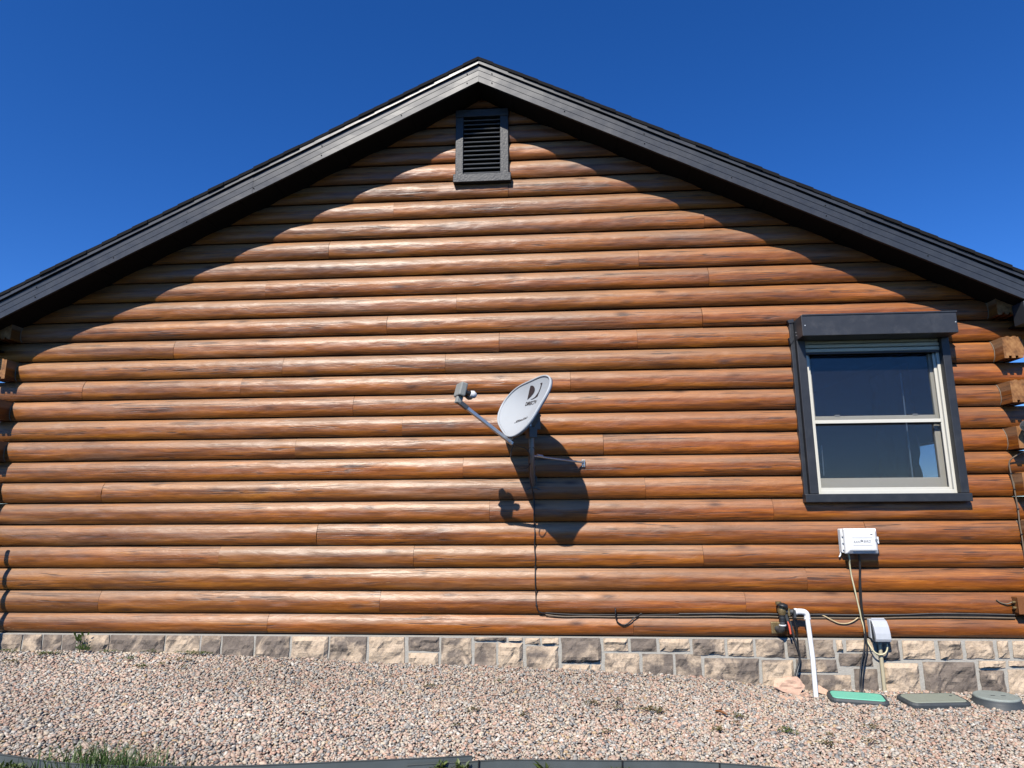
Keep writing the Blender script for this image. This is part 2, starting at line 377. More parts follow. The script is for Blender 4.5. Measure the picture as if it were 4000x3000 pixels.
sheet('gravel_bed', np.arange(-6.5, 5.01, .1), np.arange(-2.2, .121, .1), -.022, BED, .01)
EDGE = [(-6.6, -1.66), (-4.4, -1.86), (-2.83, -2.065), (-2.45, -2.12), (-2.0, -2.13), (-1.6, -2.07), (-1.27, -1.99), (-.9, -1.905), (-.476, -1.815), (0.3, -1.765), (.77, -1.715), (1.5, -1.70), (3.0, -1.72), (5.1, -1.8)]
ex = np.array([p[0] for p in EDGE]); ey = np.array([p[1] for p in EDGE])

# pebbles: one loose layer
def pebble_shape():
    vs = [Vector((x, y, z)) * .62 for x in (-1, 1) for y in (-1, 1) for z in (-1, 1)]; ax = []
    for i in range(3):
        for sg in (-1, 1): p = [0, 0, 0]; p[i] = sg; ax.append(Vector(p))
    fs = []
    for i in range(8):
        for j in range(i + 1, 8):
            d = vs[j] - vs[i]
            if sum(abs(c) > .1 for c in d) == 1:          # a cube edge: the two face centres beside it
                m = (vs[i] + vs[j]) / 2; e = [k for k, a in enumerate(ax) if a.dot(m) > .3]
                q = [i, 8 + e[0], j, 8 + e[1]]; P = [(vs + ax)[k] for k in q]
                if (P[1] - P[0]).cross(P[2] - P[0]).dot(m) < 0: q = q[::-1]
                fs.append(q)
    return np.array([tuple(v) for v in vs + ax]), np.array(fs)
PV, PF = pebble_shape()
def pebbles():
    sp = .0146
    xs = np.arange(-5.6, 4.3, sp); ys = np.arange(-2.15, -.045, sp)
    X, Y = np.meshgrid(xs, ys); X = X.ravel() + rng.uniform(-.5, .5, X.size) * sp; Y = Y.ravel() + rng.uniform(-.5, .5, Y.size) * sp
    keep = (Y > np.interp(X, ex, ey) + .012)
    # nothing under the valve boxes
    for (cx, cy, a, hx, hy) in ((2.10, -.27, -.20, .178, .084), (2.605, -.30, .12, .206, .094), (3.03, -.305, 0, .125, .125)):
        dx = (X - cx) * math.cos(a) + (Y - cy) * math.sin(a); dy = -(X - cx) * math.sin(a) + (Y - cy) * math.cos(a)
        keep &= ~((abs(dx) < hx) & (abs(dy) < hy))
    X, Y = X[keep], Y[keep]
    # leave out what the photograph cannot show at the far sides
    keep = (X > -5.2 - .75 * Y) & (X < 4.1 + .45 * Y); X, Y = X[keep], Y[keep]; n = len(X)
    s = np.exp(rng.normal(0, .30, n)) * .0088; s = np.clip(s, .0055, .021)
    asp = np.stack([s * rng.uniform(.95, 1.5, n), s * rng.uniform(.75, 1.1, n), s * rng.uniform(.42, .75, n)], 1)
    lift = rng.uniform(-.35, .55, n) * .013 + .006 * (vnoise(X * 5, Y * 5, 2) - .3)
    Z = gnd(X, Y) - .012 + lift + .010 * (vnoise(X * 1.7, Y * 1.7, 8) - .5)
    ang = rng.uniform(0, 2 * np.pi, n); tx = rng.normal(0, .38, n); ty = rng.normal(0, .38, n)
    P = PV[None] * (1 + rng.uniform(-.24, .24, (n, len(PV), 1))) * asp[:, None, :]
    c, s_ = np.cos(tx), np.sin(tx); P = np.stack([P[..., 0], P[..., 1] * c[:, None] - P[..., 2] * s_[:, None], P[..., 1] * s_[:, None] + P[..., 2] * c[:, None]], -1)
    c, s_ = np.cos(ty), np.sin(ty); P = np.stack([P[..., 0] * c[:, None] + P[..., 2] * s_[:, None], P[..., 1], -P[..., 0] * s_[:, None] + P[..., 2] * c[:, None]], -1)
    c, s_ = np.cos(ang), np.sin(ang); P = np.stack([P[..., 0] * c[:, None] - P[..., 1] * s_[:, None], P[..., 0] * s_[:, None] + P[..., 1] * c[:, None], P[..., 2]], -1)
    P += np.stack([X, Y, Z], 1)[:, None, :]
    pal = np.array([(.56, .37, .29), (.54, .41, .34), (.62, .49, .40), (.64, .57, .46), (.52, .50, .45), (.42, .43, .42), (.27, .29, .30), (.13, .145, .16), (.70, .68, .63), (.52, .39, .23), (.42, .29, .23), (.58, .47, .40)])
    pw = np.array([.10, .11, .13, .14, .13, .11, .075, .03, .06, .02, .04, .08]); pw /= pw.sum()
    col = pal[rng.choice(len(pal), n, p=pw)] * rng.uniform(.70, .92, (n, 1))
    col = (col * .92 + np.array([.49, .40, .33]) * .08) * np.array([1.04, 1.0, .94]) * (.84 + .30 * vnoise(X * .9, Y * 1.6, 14))[:, None]
    T = np.concatenate([np.repeat(col[:, None, :], len(PV), 1), np.ones((n, len(PV), 1))], -1)
    Fc = PF[None] + (np.arange(n) * len(PV))[:, None, None]
    o = np_mesh('gravel', P.reshape(-1, 3), Fc.reshape(-1, 4), GRAVEL, None, True, T.reshape(-1, 4))
    structure(o, 'stuff'); o['label'] = 'pink and grey pebble gravel in front of the house'; o['category'] = 'gravel'
    return n
NPEB = pebbles()

# ------------------------------------------------------------------ the house
H = .178; Z0 = .021
XL, XR = -4.805, 3.53; XC = -.6375; TH = .16; EXT = .34
SOF = 4.70; SLOPE = .4975; OVER = .31
def soffit(x): return SOF - SLOPE * abs(x - XC)
house = thing('log_house', (0, 0, 0), 'log-sided house with a dark gable roof on a stone footing', 'house')
SAG = .0455
def front(s):                      # bulge towards the viewer, s in 0..1 over the course height
    if s < .45: return -SAG * (1 - .64 * ((.45 - s) / .45) ** 3)        # nearly plumb below, with a short turn under
    return -SAG * (1 - ((s - .45) / .55) ** 2.2)                       # rounding back above
NS = 15
prof_s = [.022 + .970 * (i / (NS - 1)) for i in range(NS)]
def gable_log(x0, x1, k, parent, seed):
    z0 = Z0 if k == 0 else k * H; hgt = (k + 1) * H - z0
    g0 = random.Random(seed); x0 += g0.choice((.0008, .0012, .0022)); x1 -= .0009; bul = g0.uniform(.90, 1.06)
    nx = max(3, int((x1 - x0) / .02) + 1); xs = np.linspace(x0, x1, nx); S = np.array(prof_s)
    FY = np.array([front(s) for s in prof_s])
    Xg, Sg = np.meshgrid(xs, S, indexing='ij'); Yg = np.broadcast_to(FY, Xg.shape) * bul
    env = np.clip(np.sin(np.pi * Sg), 0, 1) ** .5
    amp = .0042 * (vnoise(Xg * 1.5 + seed * 3.1, Sg * 1.5, seed) - .5) + .0056 * (vnoise(Xg * 6 + seed * 5.7, Sg * 4, seed + 3) - .5) + .0030 * (vnoise(Xg * 16 + seed, Sg * 7, seed + 9) - .5)
    Yg += amp * env
    Zg = z0 + Sg * hgt + .0045 * (vnoise(Xg * 2.2, Sg * 0 + seed * 1.7, seed) - .5) * np.where(Sg < .5, 1, .3) * (np.abs(Sg - .5) * 2) ** 4
    # gable ends sawn to the roof pitch
    lim = (SOF + .10 - Zg) / SLOPE; Xg = XC + np.clip(Xg - XC, -lim, lim)
    V = np.stack([Xg, Yg, Zg], -1).reshape(-1, 3).tolist(); fs = []
    for i in range(nx - 1):
        for j in range(NS - 1): a = i * NS + j; fs.append((a, a + NS, a + NS + 1, a + 1))
    m = MB(); m.add(V, fs, True)
    yb = .118
    zb, zt = z0 + hgt * prof_s[0], z0 + hgt * prof_s[-1]
    q0, q1, q2, q3 = V[0], V[(nx - 1) * NS], V[nx * NS - 1], V[NS - 1]
    m.add([(q0[0], yb, zb), (q1[0], yb, zb), (q2[0], yb, zt), (q3[0], yb, zt)] + [V[0], V[(nx - 1) * NS], V[nx * NS - 1], V[NS - 1]],
          [(0, 3, 2, 1), (0, 1, 5, 4), (3, 7, 6, 2)])
    for i in (0, nx - 1):
        e = [V[i * NS + j] for j in range(NS)] + [(V[i * NS + NS - 1][0], yb, zt), (V[i * NS][0], yb, zb)]
        m.add(e, [tuple(range(len(e)))])
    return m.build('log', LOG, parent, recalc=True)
gable = MB().box(XL + .02, .122, .03, XR - .02, .13, 2.6).prism([(XL + .02, 2.6), (XR - .02, 2.6), (XC, SOF - .03)], .122, .13, lambda u, v, w: (u, w, v)).build('gable_wall', ROOM, house)
# (the backing has openings where the window and the vent are; rebuilt below as strips)
bpy.data.objects.remove(gable)
WX0, WX1, WZ0, WZ1 = 2.03, 3.115, 1.075, 2.43
VX0, VX1, VZ0, VZ1 = -.83, -.44, 3.92, 4.53
gm = MB()
gm.box(XL + .02, .122, .03, WX0, .13, 2.6); gm.box(WX1, .122, .03, XR - .02, .13, 2.6); gm.box(WX0, .122, .03, WX1, .13, WZ0); gm.box(WX0, .122, WZ1, WX1, .13, 2.6)
gm.prism([(XL + .04, 2.6), (XR - .04, 2.6), (XC, SOF - .03)], .122, .13, lambda u, v, w: (u, w, v))
gable = gm.build('gable_wall', ROOM, house)
J = {0: [-2.36, 0.559], 1: [-3.803, -1.446, 1.425], 2: [1.903], 3: [-2.808, -1.181, 1.126], 4: [-1.99, 2.381], 5: [-0.563, 1.691], 6: [-3.878, 0.698], 7: [-0.784], 8: [-2.213, 0.373], 9: [-1.301], 10: [-1.73], 11: [-4.16, -2.728, 0.116], 12: [-2.368, -0.944], 13: [-3.364, -0.483, 0.686], 14: [-1.46, 1.233], 15: [-0.853], 16: [-2.569, 1.308], 17: [0.727], 18: [-2.01], 19: [1.302], 20: [-1.432], 21: [-0.398], 22: [], 23: [], 24: [], 25: [], 26: []}
nl = 0
for k in range(27):
    zb, zt = k * H, (k + 1) * H
    if k >= 15 or (SOF - zb) / SLOPE < (XR - XC):
        w = (SOF - zb) / SLOPE; a, b = XC - w - .18, XC + w + .18
    elif k % 2 == 0: a, b = XL, XR
    else: a, b = XL - TH - EXT, XR + TH + EXT
    cuts = [a] + sorted(j for j in J[k] if a + .1 < j < b - .1) + [b]
    segs = list(zip(cuts[:-1], cuts[1:]))
    holes = []
    if zt > WZ0 + .02 and zb < WZ1 - .02: holes.append((WX0 - .01, WX1 + .01))
    if zt > VZ0 + .03 and zb < VZ1 - .02: holes.append((VX0, VX1))
    for h0, h1 in holes:
        ns = []
        for p, q in segs:
            if q <= h0 or p >= h1: ns.append((p, q)); continue
            if p < h0: ns.append((p, h0))
            if q > h1: ns.append((h1, q))
        segs = ns
    for p, q in segs:
        if q - p > .05: nl += 1; gable_log(p, q, k, gable, nl)
# caulk beads where even courses die against the corner logs
for k in range(0, 15, 2):
    for x, s in ((XL, 1), (XR, -1)):
        pts = [(x + s * .003, front(t) - .003, (Z0 if k == 0 else k * H) + t * (H - (Z0 if k == 0 else 0))) for t in [.02 + .96 * i / 12 for i in range(13)]]
        MB().tube(pts, .0026, 6).build('caulk_bead', CAULK, gable)

# side walls: round outside, tongued top and grooved foot, proud ends on even courses
def side_profile(sgn, k):
    z0 = Z0 if k == 0 else k * H; z1 = (k + 1) * H; xi = XR if sgn > 0 else XL
    hh = z1 - z0; pts = [(0, z0 + .004)]
    for g in (.045, .095):
        pts += [(g - .011, z0 + .004), (g - .011, z0 + .022), (g + .011, z0 + .022), (g + .011, z0 + .004)]
    pts.append((TH - .018, z0 + .004))
    for i in range(1, 10):
        s = i / 10; pts.append((TH - .018 * (2 * s - 1) ** 2, z0 + .004 + s * (hh - .008)))
    pts.append((TH - .018, z1 - .004))
    pts += [(.112, z1 - .004), (.104, z1 + .004), (.086, z1 + .004), (.078, z1 - .004), (.062, z1 - .004), (.054, z1 + .004), (.036, z1 + .004), (.028, z1 - .004)]
    pts.append((0, z1 - .004))
    return [(xi + sgn * u, z) for u, z in pts]
YB = 9.0
for sgn in (-1, 1):
    xi = XR if sgn > 0 else XL
    sw = MB()
    if sgn > 0:
        sw.box(xi + .06, .2, .05, xi + .07, .93, 2.6); sw.box(xi + .06, 1.8, .05, xi + .07, YB, 2.6); sw.box(xi + .06, .93, .05, xi + .07, 1.8, 1.24); sw.box(xi + .06, .93, 1.61, xi + .07, 1.8, 2.6)
    else: sw.box(xi - .07, .2, .05, xi - .06, YB, 2.6)
    side = sw.build('side_wall', ROOM, house)
    for k in range(0, 15):
        y0 = -.16 + .012 * math.sin(k * 2.3) if k % 2 == 0 else .121
        poly = side_profile(sgn, k); runs = [(y0, YB)]
        if k % 2 == 1: poly = [(x, z if z < (k + 1) * H - .002 else (k + 1) * H - .004) for x, z in poly]
        if sgn > 0 and k in (7, 8): runs = [(y0, .93), (1.8, YB)]
        for a, b in runs:
            if a < 0 and k % 2 == 0:
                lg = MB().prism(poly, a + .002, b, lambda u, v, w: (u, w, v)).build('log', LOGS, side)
                n = len(poly); MB().add([(u, a, v) for u, v in poly] + [(u, a + .0015, v) for u, v in poly], [tuple(range(n))[::-1]] + [(i, (i + 1) % n, n + (i + 1) % n, n + i) for i in range(n)]).build('log_end', ENDG, side)
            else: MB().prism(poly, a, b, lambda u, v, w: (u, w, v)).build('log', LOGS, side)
    if sgn > 0:
        MB().box(xi + .08, .93, 1.246, xi + .086, 1.8, 1.602).build('side_pane', GLASS, side)
# back gable closes the house
MB().prism([(XL - .1, -.3), (XR + .1, -.3), (XR + .1, 2.6), (XC, SOF), (XL - .1, 2.6)], YB, YB + .1, lambda u, v, w: (u, w, v)).build('back_wall', LOG, house)

# stone footing
foot = MB().box(XL - TH - EXT - .01, -.045, -.75, XR + TH + EXT + .01, .15, .012).box(XL - TH - .02, .15, -.75, XL - .02, YB, .012).box(XR + .02, .15, -.75, XR + TH + .02, YB, .012).build('footing_wall', MORTAR, house)
ST = [(-4.632, -0.112, -4.417, 0.006, 'd'), (-4.405, -0.111, -4.245, 0.006, 'm'), (-4.234, -0.112, -4.075, 0.006, 'd'), (-4.065, -0.107, -3.95, 0.006, 'd'), (-3.94, -0.112, -3.672, 0.006, 'm'), (-3.66, -0.105, -3.202, 0.006, 'm'), (-3.19, -0.122, -2.908, 0.006, 'm'), (-2.893, -0.136, -2.733, 0.006, 'd'), (-2.717, -0.127, -2.46, 0.004, 'd'), (-2.44, -0.129, -2.165, 0.005, 'm'), (-2.146, -0.147, -1.852, 0.005, 't'), (-1.834, -0.161, -1.54, 0.006, 'm'), (-1.518, -0.158, -1.233, 0.006, 't'), (-1.205, -0.098, -0.962, 0.006, 'd'), (-1.2, -0.182, -0.966, -0.112, 't'), (-0.94, -0.182, -0.703, 0.001, 'm'), (-0.683, -0.02, -0.43, 0.007, 'm'), (-0.68, -0.195, -0.512, -0.034, 'd'), (-0.413, -0.02, -0.305, 0.007, 't'), (-0.489, -0.196, -0.3, -0.034, 't'), (-0.285, -0.043, -0.168, 0.004, 't'), (-0.148, -0.039, -0.02, 0.007, 't'), (-0.273, -0.202, -0.028, -0.056, 'm'), (-0.002, -0.171, 0.3, 0.007, 'd'), (0.004, -0.242, 0.208, -0.188, 't'), (0.227, -0.241, 0.298, -0.188, 't'), (0.324, -0.084, 0.509, 0.006, 't'), (0.533, -0.088, 0.728, 0.006, 'd'), (0.75, -0.085, 0.976, 0.005, 't'), (0.333, -0.233, 0.593, -0.104, 'm'), (0.616, -0.247, 0.846, -0.106, 'm'), (0.868, -0.253, 1.06, -0.106, 'm'), (1.0, -0.107, 1.238, 0.004, 'm'), (1.083, -0.298, 1.486, -0.133, 'm'), (1.265, -0.115, 1.454, 0.007, 't'), (1.477, -0.122, 1.687, 0.005, 'm'), (1.51, -0.328, 1.74, -0.142, 'm'), (1.71, -0.122, 1.845, 0.004, 'm'), (1.872, -0.117, 2.05, 0.006, 'd'), (2.075, -0.075, 2.12, 0.005, 'm'), (1.765, -0.225, 2.06, -0.136, 'm'), (1.765, -0.356, 2.155, -0.244, 'm'), (2.142, -0.074, 2.339, 0.005, 'm'), (2.085, -0.182, 2.327, -0.092, 'd'), (2.184, -0.337, 2.352, -0.2, 'd'), (2.37, -0.135, 2.525, 0.005, 'd'), (2.554, -0.124, 2.784, 0.004, 't'), (2.818, -0.125, 2.98, 0.005, 'm'), (3.008, -0.118, 3.205, 0.005, 'm'), (3.235, -0.117, 3.313, 0.007, 't'), (3.345, -0.113, 3.541, 0.006, 't'), (2.392, -0.326, 2.65, -0.157, 't'), (2.684, -0.327, 3.053, -0.146, 'd'), (3.088, -0.183, 3.275, -0.136, 't'), (3.299, -0.175, 3.532, -0.134, 't'), (3.083, -0.343, 3.253, -0.202, 'd'), (3.285, -0.356, 3.504, -0.194, 't'),
      (-5.1, -.12, -4.87, .006, 'm'), (-4.855, -.12, -4.646, .006, 't'), (3.56, -.12, 3.8, .006, 'm'), (3.55, -.36, 3.8, -.14, 'd'), (2.12, -.43, 2.17, -.36, 't')]
def stone(x0, z0, x1, z1, ty, seed):
    r = random.Random(seed); nx = max(4, int((x1 - x0) / .022)); nz = max(4, int((z1 - z0) / .020)); z0b = z0
    if z0 < -.1 and (z0 < gnd((x0 + x1) / 2, -.07) + .02): z0 -= .06
    off = r.uniform(-.006, .012); tilt = r.uniform(-.008, .008); tilz = r.uniform(-.012, .006)
    V = []; Fq = []
    us = np.linspace(0, 1, nx + 1); vs = np.linspace(0, 1, nz + 1)
    for i, u in enumerate(us):
        for j, v in enumerate(vs):
            d = min(u * (x1 - x0), (1 - u) * (x1 - x0), v * (z1 - z0), (1 - v) * (z1 - z0))
            x = x0 + u * (x1 - x0); z = z0 + v * (z1 - z0)
            ww = .011
            ja = (float(vnoise(z * 22, seed * 3.3, 1)) - .5) * ww; jb = (float(vnoise(x * 22, seed * 5.3, 2)) - .5) * ww
            if u in (0., 1.) or 1: x += ja * abs(u - .5) * 2
            if v not in (1.,): z += jb * abs(v - .5) * 2
            rough = (float(vnoise(x * 16, z * 16, seed)) - .5) * .024 + (float(vnoise(x * 40, z * 40, seed + 5)) - .5) * .011 + (float(vnoise(x * 7, z * 9, seed + 8)) - .5) * .018
            step = .012 if vnoise(x * 12 + seed, z * 20, seed + 2) > .62 else 0.0
            y = -.061 - off - tilt * (u - .5) * 2 - tilz * (v - .5) * 2 + (rough + step * .6) * min(1, d / .012)
            if d < 1e-6: y = max(y, -.062) + .010
            V.append((x, min(y, -.047), z))
    m = MB(); nzz = nz + 1
    for i in range(nx):
        for j in range(nz): a = i * nzz + j; Fq.append((a, a + nzz, a + nzz + 1, a + 1))
    m.add(V, Fq, False)
    ring = [i * nzz for i in range(nx + 1)] + [nx * nzz + j for j in range(1, nzz)] + [i * nzz + nz for i in range(nx - 1, -1, -1)] + [j for j in range(nz - 1, 0, -1)]
    n = len(ring); m.add([V[a] for a in ring] + [(V[a][0], -.03, V[a][2]) for a in ring], [(i, (i + 1) % n, n + (i + 1) % n, n + i) for i in range(n)])
    return m.build('stone', STONE[ty], foot)
for i, (a, b, c, d, ty) in enumerate(ST): stone(a, b, c, d, ty, i + 1)

# roof
EAVE = XR + TH + .37 - XC
def zline(u, off): return SOF + off - SLOPE * u       # u = distance from ridge
rm = MB()
for sg in (-1, 1):
    rm.prism([(0, SOF + .012), (EAVE, zline(EAVE, .012)), (EAVE, zline(EAVE, .197)), (0, SOF + .197)], -OVER + .02, YB + .35, lambda u, v, w, sg=sg: (XC + sg * u, w, v))
roof = rm.build('roof', BLACKM, house)
for sg in (-1, 1):
    # shingle courses, each lapping the one below
    L = math.hypot(1, SLOPE); nC = 36; step = (EAVE + .03) / nC
    for c in range(nC):
        u0 = c * step; u1 = u0 + step + .004
        jit = random.uniform(-.006, .006); r2 = random.uniform(-.002, .003)
        poly = [(u0, zline(u0, .200 - .002)), (u1, zline(u1, .200 + .002)), (u1, zline(u1, .200 + .031 + r2 * .4)), (u0, zline(u0, .200 + .026 + r2 * .4))]
        MB().prism(poly, -OVER - .028 + jit, YB + .38, lambda u, v, w, sg=sg: (XC + sg * u, w, v)).build('shingle_course', SHINGLE, roof)
    # ribbed soffit panels
    u = .0
    while u < EAVE - .01:
        u1 = min(u + .30, EAVE)
        MB().prism([(u + .002, zline(u + .002, .003)), (u1 - .002, zline(u1 - .002, .003)), (u1 - .002, zline(u1 - .002, .011)), (u + .002, zline(u + .002, .011))], -OVER + .021, -.03, lambda a, v, w, sg=sg: (XC + sg * a, w, v)).build('soffit_panel', BLACKM, roof)
        u = u1
    # folded metal fascia in lengths, with two pressed lines
    fp = [(0.0, .022), (0.0, 0.0), (.052, 0.0), (.053, .003), (.056, .003), (.057, 0.0), (.108, 0.0), (.109, .003), (.112, .003), (.113, -.001), (.155, -.001), (.158, .012)]
    cutsf = [0, 1.62, 3.10, EAVE] if sg > 0 else [0, 1.98, 3.55, EAVE]
    for pi, (a, b) in enumerate(zip(cutsf[:-1], cutsf[1:])):
        n = max(2, int((b - a) / .07)); us = np.linspace(a, b + (.02 if b < EAVE else 0), n + 1); V = []; Fq = []
        for u in us:
            for (dz, dy) in fp:
                wv = .0045 * (float(vnoise(u * 2.3 + pi * 7 + sg * 3, dz * 9, 31)) - .5) + .0016 * (float(vnoise(u * 7, dz * 20, 33)) - .5)
                V.append((XC + sg * u, -OVER + dy + wv - pi % 2 * .0025, zline(u, dz)))
        m_ = len(fp)
        for i in range(n):
            for j in range(m_ - 1): q = i * m_ + j; Fq.append((q, q + 1, q + m_ + 1, q + m_))
        MB().add(V, Fq, False).build('fascia_board', FASCIA, roof)
    # drip edge, wavy where it has lifted
    n = 90; us = np.linspace(0, EAVE, n + 1); V = []; Fq = []
    for u in us:
        lift = .006 * (float(vnoise(u * 1.9 + sg, 0, 41)) - .5)
        for (dz, dy) in ((.164 + lift, .004), (.166 + lift, -.0165), (.182 + lift * .6, -.0152), (.199, -.0138), (.201, .03)): V.append((XC + sg * u, -OVER + dy - .003, zline(u, dz)))
    for i in range(n):
        for j in range(4): q = i * 5 + j; Fq.append((q, q + 1, q + 6, q + 5))
    MB().add(V, Fq, False).build('drip_edge', FASCIA, roof)
    MB().prism([(0, SOF + .15), (EAVE, zline(EAVE, .15)), (EAVE, zline(EAVE, .2)), (0, SOF + .2)], -OVER + .008, -OVER + .0195, lambda a, v, w, sg=sg: (XC + sg * a, w, v)).build('sub_fascia', BLACKM, roof)
    us = [.12, .75, 1.42, 2.12, 2.85, 3.6, 4.3] if sg > 0 else [.10, .68, 1.38, 1.97, 2.55, 3.18, 3.85, 4.4]
    for i, u in enumerate(us):
        for dz in ((.035, .125) if i % 2 == 0 else (.04,)):
            p = Vector((XC + sg * u, -OVER - .003, zline(u, dz)))
            MB().tube([p, p + Vector((0, -.002, 0)), p + Vector((0, -.004, 0))], [.0055, .005, .002], 8).build('screw', BLACKM, roof)
    # boxed eave return at the foot of the rake, and the eave fascia
    ua = EAVE - .43
    MB().box(min(XC + sg * ua, XC + sg * EAVE), -OVER + .002, 2.385, max(XC + sg * ua, XC + sg * EAVE), -.17, zline(ua, .02) - .04, .004).build('eave_return', FASCIA, roof)
    MB().box(min(XC + sg * (EAVE + .001), XC + sg * (EAVE + .02)), -OVER, zline(EAVE, .0) - .02, max(XC + sg * (EAVE + .001), XC + sg * (EAVE + .02)), YB + .35, zline(EAVE, .19)).build('eave_fascia', FASCIA, roof)
    MB().box(min(XC + sg * (XR + TH - XC - .03), XC + sg * EAVE), -.168, 2.40, max(XC + sg * (XR + TH - XC - .03), XC + sg * EAVE), YB, 2.412).build('eave_soffit', BLACKM, roof)

# gable vent
vent = MB().box(VX0 + .002, .05, VZ0, VX1 - .002, .058, VZ1).build('gable_vent', BLACKP, house)
def vtrim(x0, z0, x1, z1, y0=-.072): return MB().box(x0, y0, z0, x1, .02, z1, .004).build('trim_board', ROUGHBLK, vent)
vtrim(-.872, 3.941, -.802, 4.512); vtrim(-.467, 3.941, -.392, 4.512); vtrim(-.874, 4.513, -.39, 4.585, -.075); vtrim(-.888, 3.862, -.37, 3.940, -.092)
for i in range(13):
    z = 3.972 + i * .0435
    c = Vector(((-.802 - .467) / 2, -.042, z)); a = math.radians(38)
    MB().obox(c, ((1, 0, 0), (0, math.cos(a), math.sin(a)), (0, -math.sin(a), math.cos(a))), (.1665, .027, .0035)).build('slat', VENTM, vent)
for p in ((-.85, 3.99), (-.84, 4.15), (-.425, 3.985), (-.43, 4.24), (-.845, 3.905), (-.415, 3.905)):
    MB().disc((p[0], -.072 if p[1] > 3.95 else -.092, p[1]), (0, -1, 0), .006, .003, 8).build('screw', BLACKP, vent)

# ------------------------------------------------------------------ window
win = MB().box(WX0 - .008, -.02, WZ0 - .02, WX0 + .022, .11, WZ1).box(WX1 - .012, -.02, WZ0 - .02, WX1 + .008, .11, WZ1).box(WX0 + .022, -.02, WZ0 - .02, WX1 - .012, .11, WZ0 + .008).box(WX0 + .022, -.02, WZ1 - .02, WX1 - .012, .11, WZ1).build('window', CREAM, house)
def frame(name, x0, z0, x1, z1, y0, y1, wl, wr, wb, wt, mat, parent, bev=.003):
    m = MB(); m.box(x0, y0, z0, x0 + wl, y1, z1, bev); m.box(x1 - wr, y0, z0, x1, y1, z1, bev); m.box(x0 + wl - .001, y0 + .001, z0, x1 - wr + .001, y1, z0 + wb, bev); m.box(x0 + wl - .001, y0 + .001, z1 - wt, x1 - wr + .001, y1, z1, bev)
    return m.build(name, mat, parent)
frame('outer_frame', 2.045, 1.093, 3.112, 2.41, -.045, .03, .020, .034, .030, .03, CREAM, win)
frame('screen_frame', 2.064, 1.122, 3.080, 2.38, -.022, -.008, .018, .022, .022, .02, CREAM, win, .002)
MB().box(2.08, -.026, 1.656, 3.06, -.006, 1.684, .003).build('screen_crossbar', CREAM, win)
MB().box(2.08, -.0152, 1.142, 3.06, -.0148, 2.36).build('insect_screen', SCREEN, win)
us_ = frame('upper_sash', 2.062, 1.676, 3.082, 2.40, .004, .032, .036, .046, .044, .04, CREAM, win)
ls_ = frame('lower_sash', 2.062, 1.130, 3.082, 1.705, .036, .066, .034, .050, .092, .04, CREAM, win)
MB().box(2.094, .016, 1.716, 3.040, .020, 2.364).build('pane', GLASS, us_)
MB().box(2.092, .048, 1.218, 3.036, .052, 1.668).build('pane', GLASS, ls_)
for x in (2.25, 2.86): MB().box(x, -.001, 1.721, x + .04, .014, 1.729, .002).build('sash_latch', GREYP, us_)
# room behind the panes
MB().add([(.4, .135, .1), (3.5, .135, .1), (3.5, 4.0, .1), (.4, 4.0, .1), (.4, .135, 2.55), (3.5, .135, 2.55), (3.5, 4.0, 2.55), (.4, 4.0, 2.55),
          (3.5, .93, 1.246), (3.5, 1.8, 1.246), (3.5, 1.8, 1.602), (3.5, .93, 1.602)],
         [(0, 1, 2, 3), (4, 7, 6, 5), (3, 2, 6, 7), (0, 3, 7, 4), (1, 8, 9, 2), (2, 9, 10, 6), (6, 10, 11, 5), (5, 11, 8, 1)]).build('room_interior', ROOM, house, recalc=False)
cv = []; cf = []
for i in range(41):
    z = .5 + i * (1.9 / 40); y0 = 1.085 + .022 * math.sin(z * 19) + .012 * math.sin(z * 41)
    for j in range(14): u = j / 13; cv.append((3.44 + .02 * math.sin(u * 30), y0 + u * .78, z))
for i in range(40):
    for j in range(13): a = i * 14 + j; cf.append((a, a + 1, a + 15, a + 14))
MB().add(cv, cf, True).build('curtain', CURT, house, recalc=False)
MB().tube([(2.88, .16, 1.05), (2.885, .16, 2.1)], .006, 6).tube([(2.18, .16, 1.25), (2.185, .16, 1.5)], .004, 6).build('blind_cord', CORD, win)
# roller shutter
shut = MB().box(1.966, -.240, 2.335, 3.160, -.028, 2.507, .004).build('roller_shutter', SHUT, house)
MB().box(1.975, -.246, 2.500, 3.165, -.02, 2.512, .002).build('housing_flashing', SHUT, shut)
for dz in (2.375, 2.40): MB().disc((1.966, -.10, dz), (-1, 0, 0), .006, .003, 10).build('rivet', ZINC, shut)
for p in ((1.99, 2.42), (3.145, 2.42)): MB().disc((p[0], -.240, p[1]), (0, -1, 0), .005, .003, 8).build('rivet', GREYP, shut)
for i in range(3):
    z = 2.238 + i * .036
    MB().prism([(-.050, z + .002), (-.058, z + .006), (-.060, z + .018), (-.058, z + .030), (-.050, z + .0345), (-.044, z + .0345), (-.044, z + .002)], 2.036, 3.10, lambda u, v, w: (w, u, v)).build('slat', SLATM, shut)
MB().box(2.036, -.062, 2.222, 3.10, -.046, 2.239, .003).build('bottom_slat', DKTRIM, shut)
for (a, b, in_) in ((1.945, 2.032, 1), (3.098, 3.160, -1)):
    rail = MB().box(a + (.02 if in_ > 0 else 0), -.100, 1.095, b, -.03, 2.334, .004)
    rail.build('guide_rail', DKTRIM, shut)
    if in_ > 0: MB().box(1.930, -.068, 1.07, 1.963, -.02, 2.50, .004).build('side_flashing', DKTRIM, shut)
MB().box(1.925, -.105, 1.030, 3.175, -.028, 1.094, .005).build('sill', DKTRIM, shut)
MB().box(3.162, -.060, 1.07, 3.178, -.02, 2.33, .003).build('side_flashing', DKTRIM, shut)
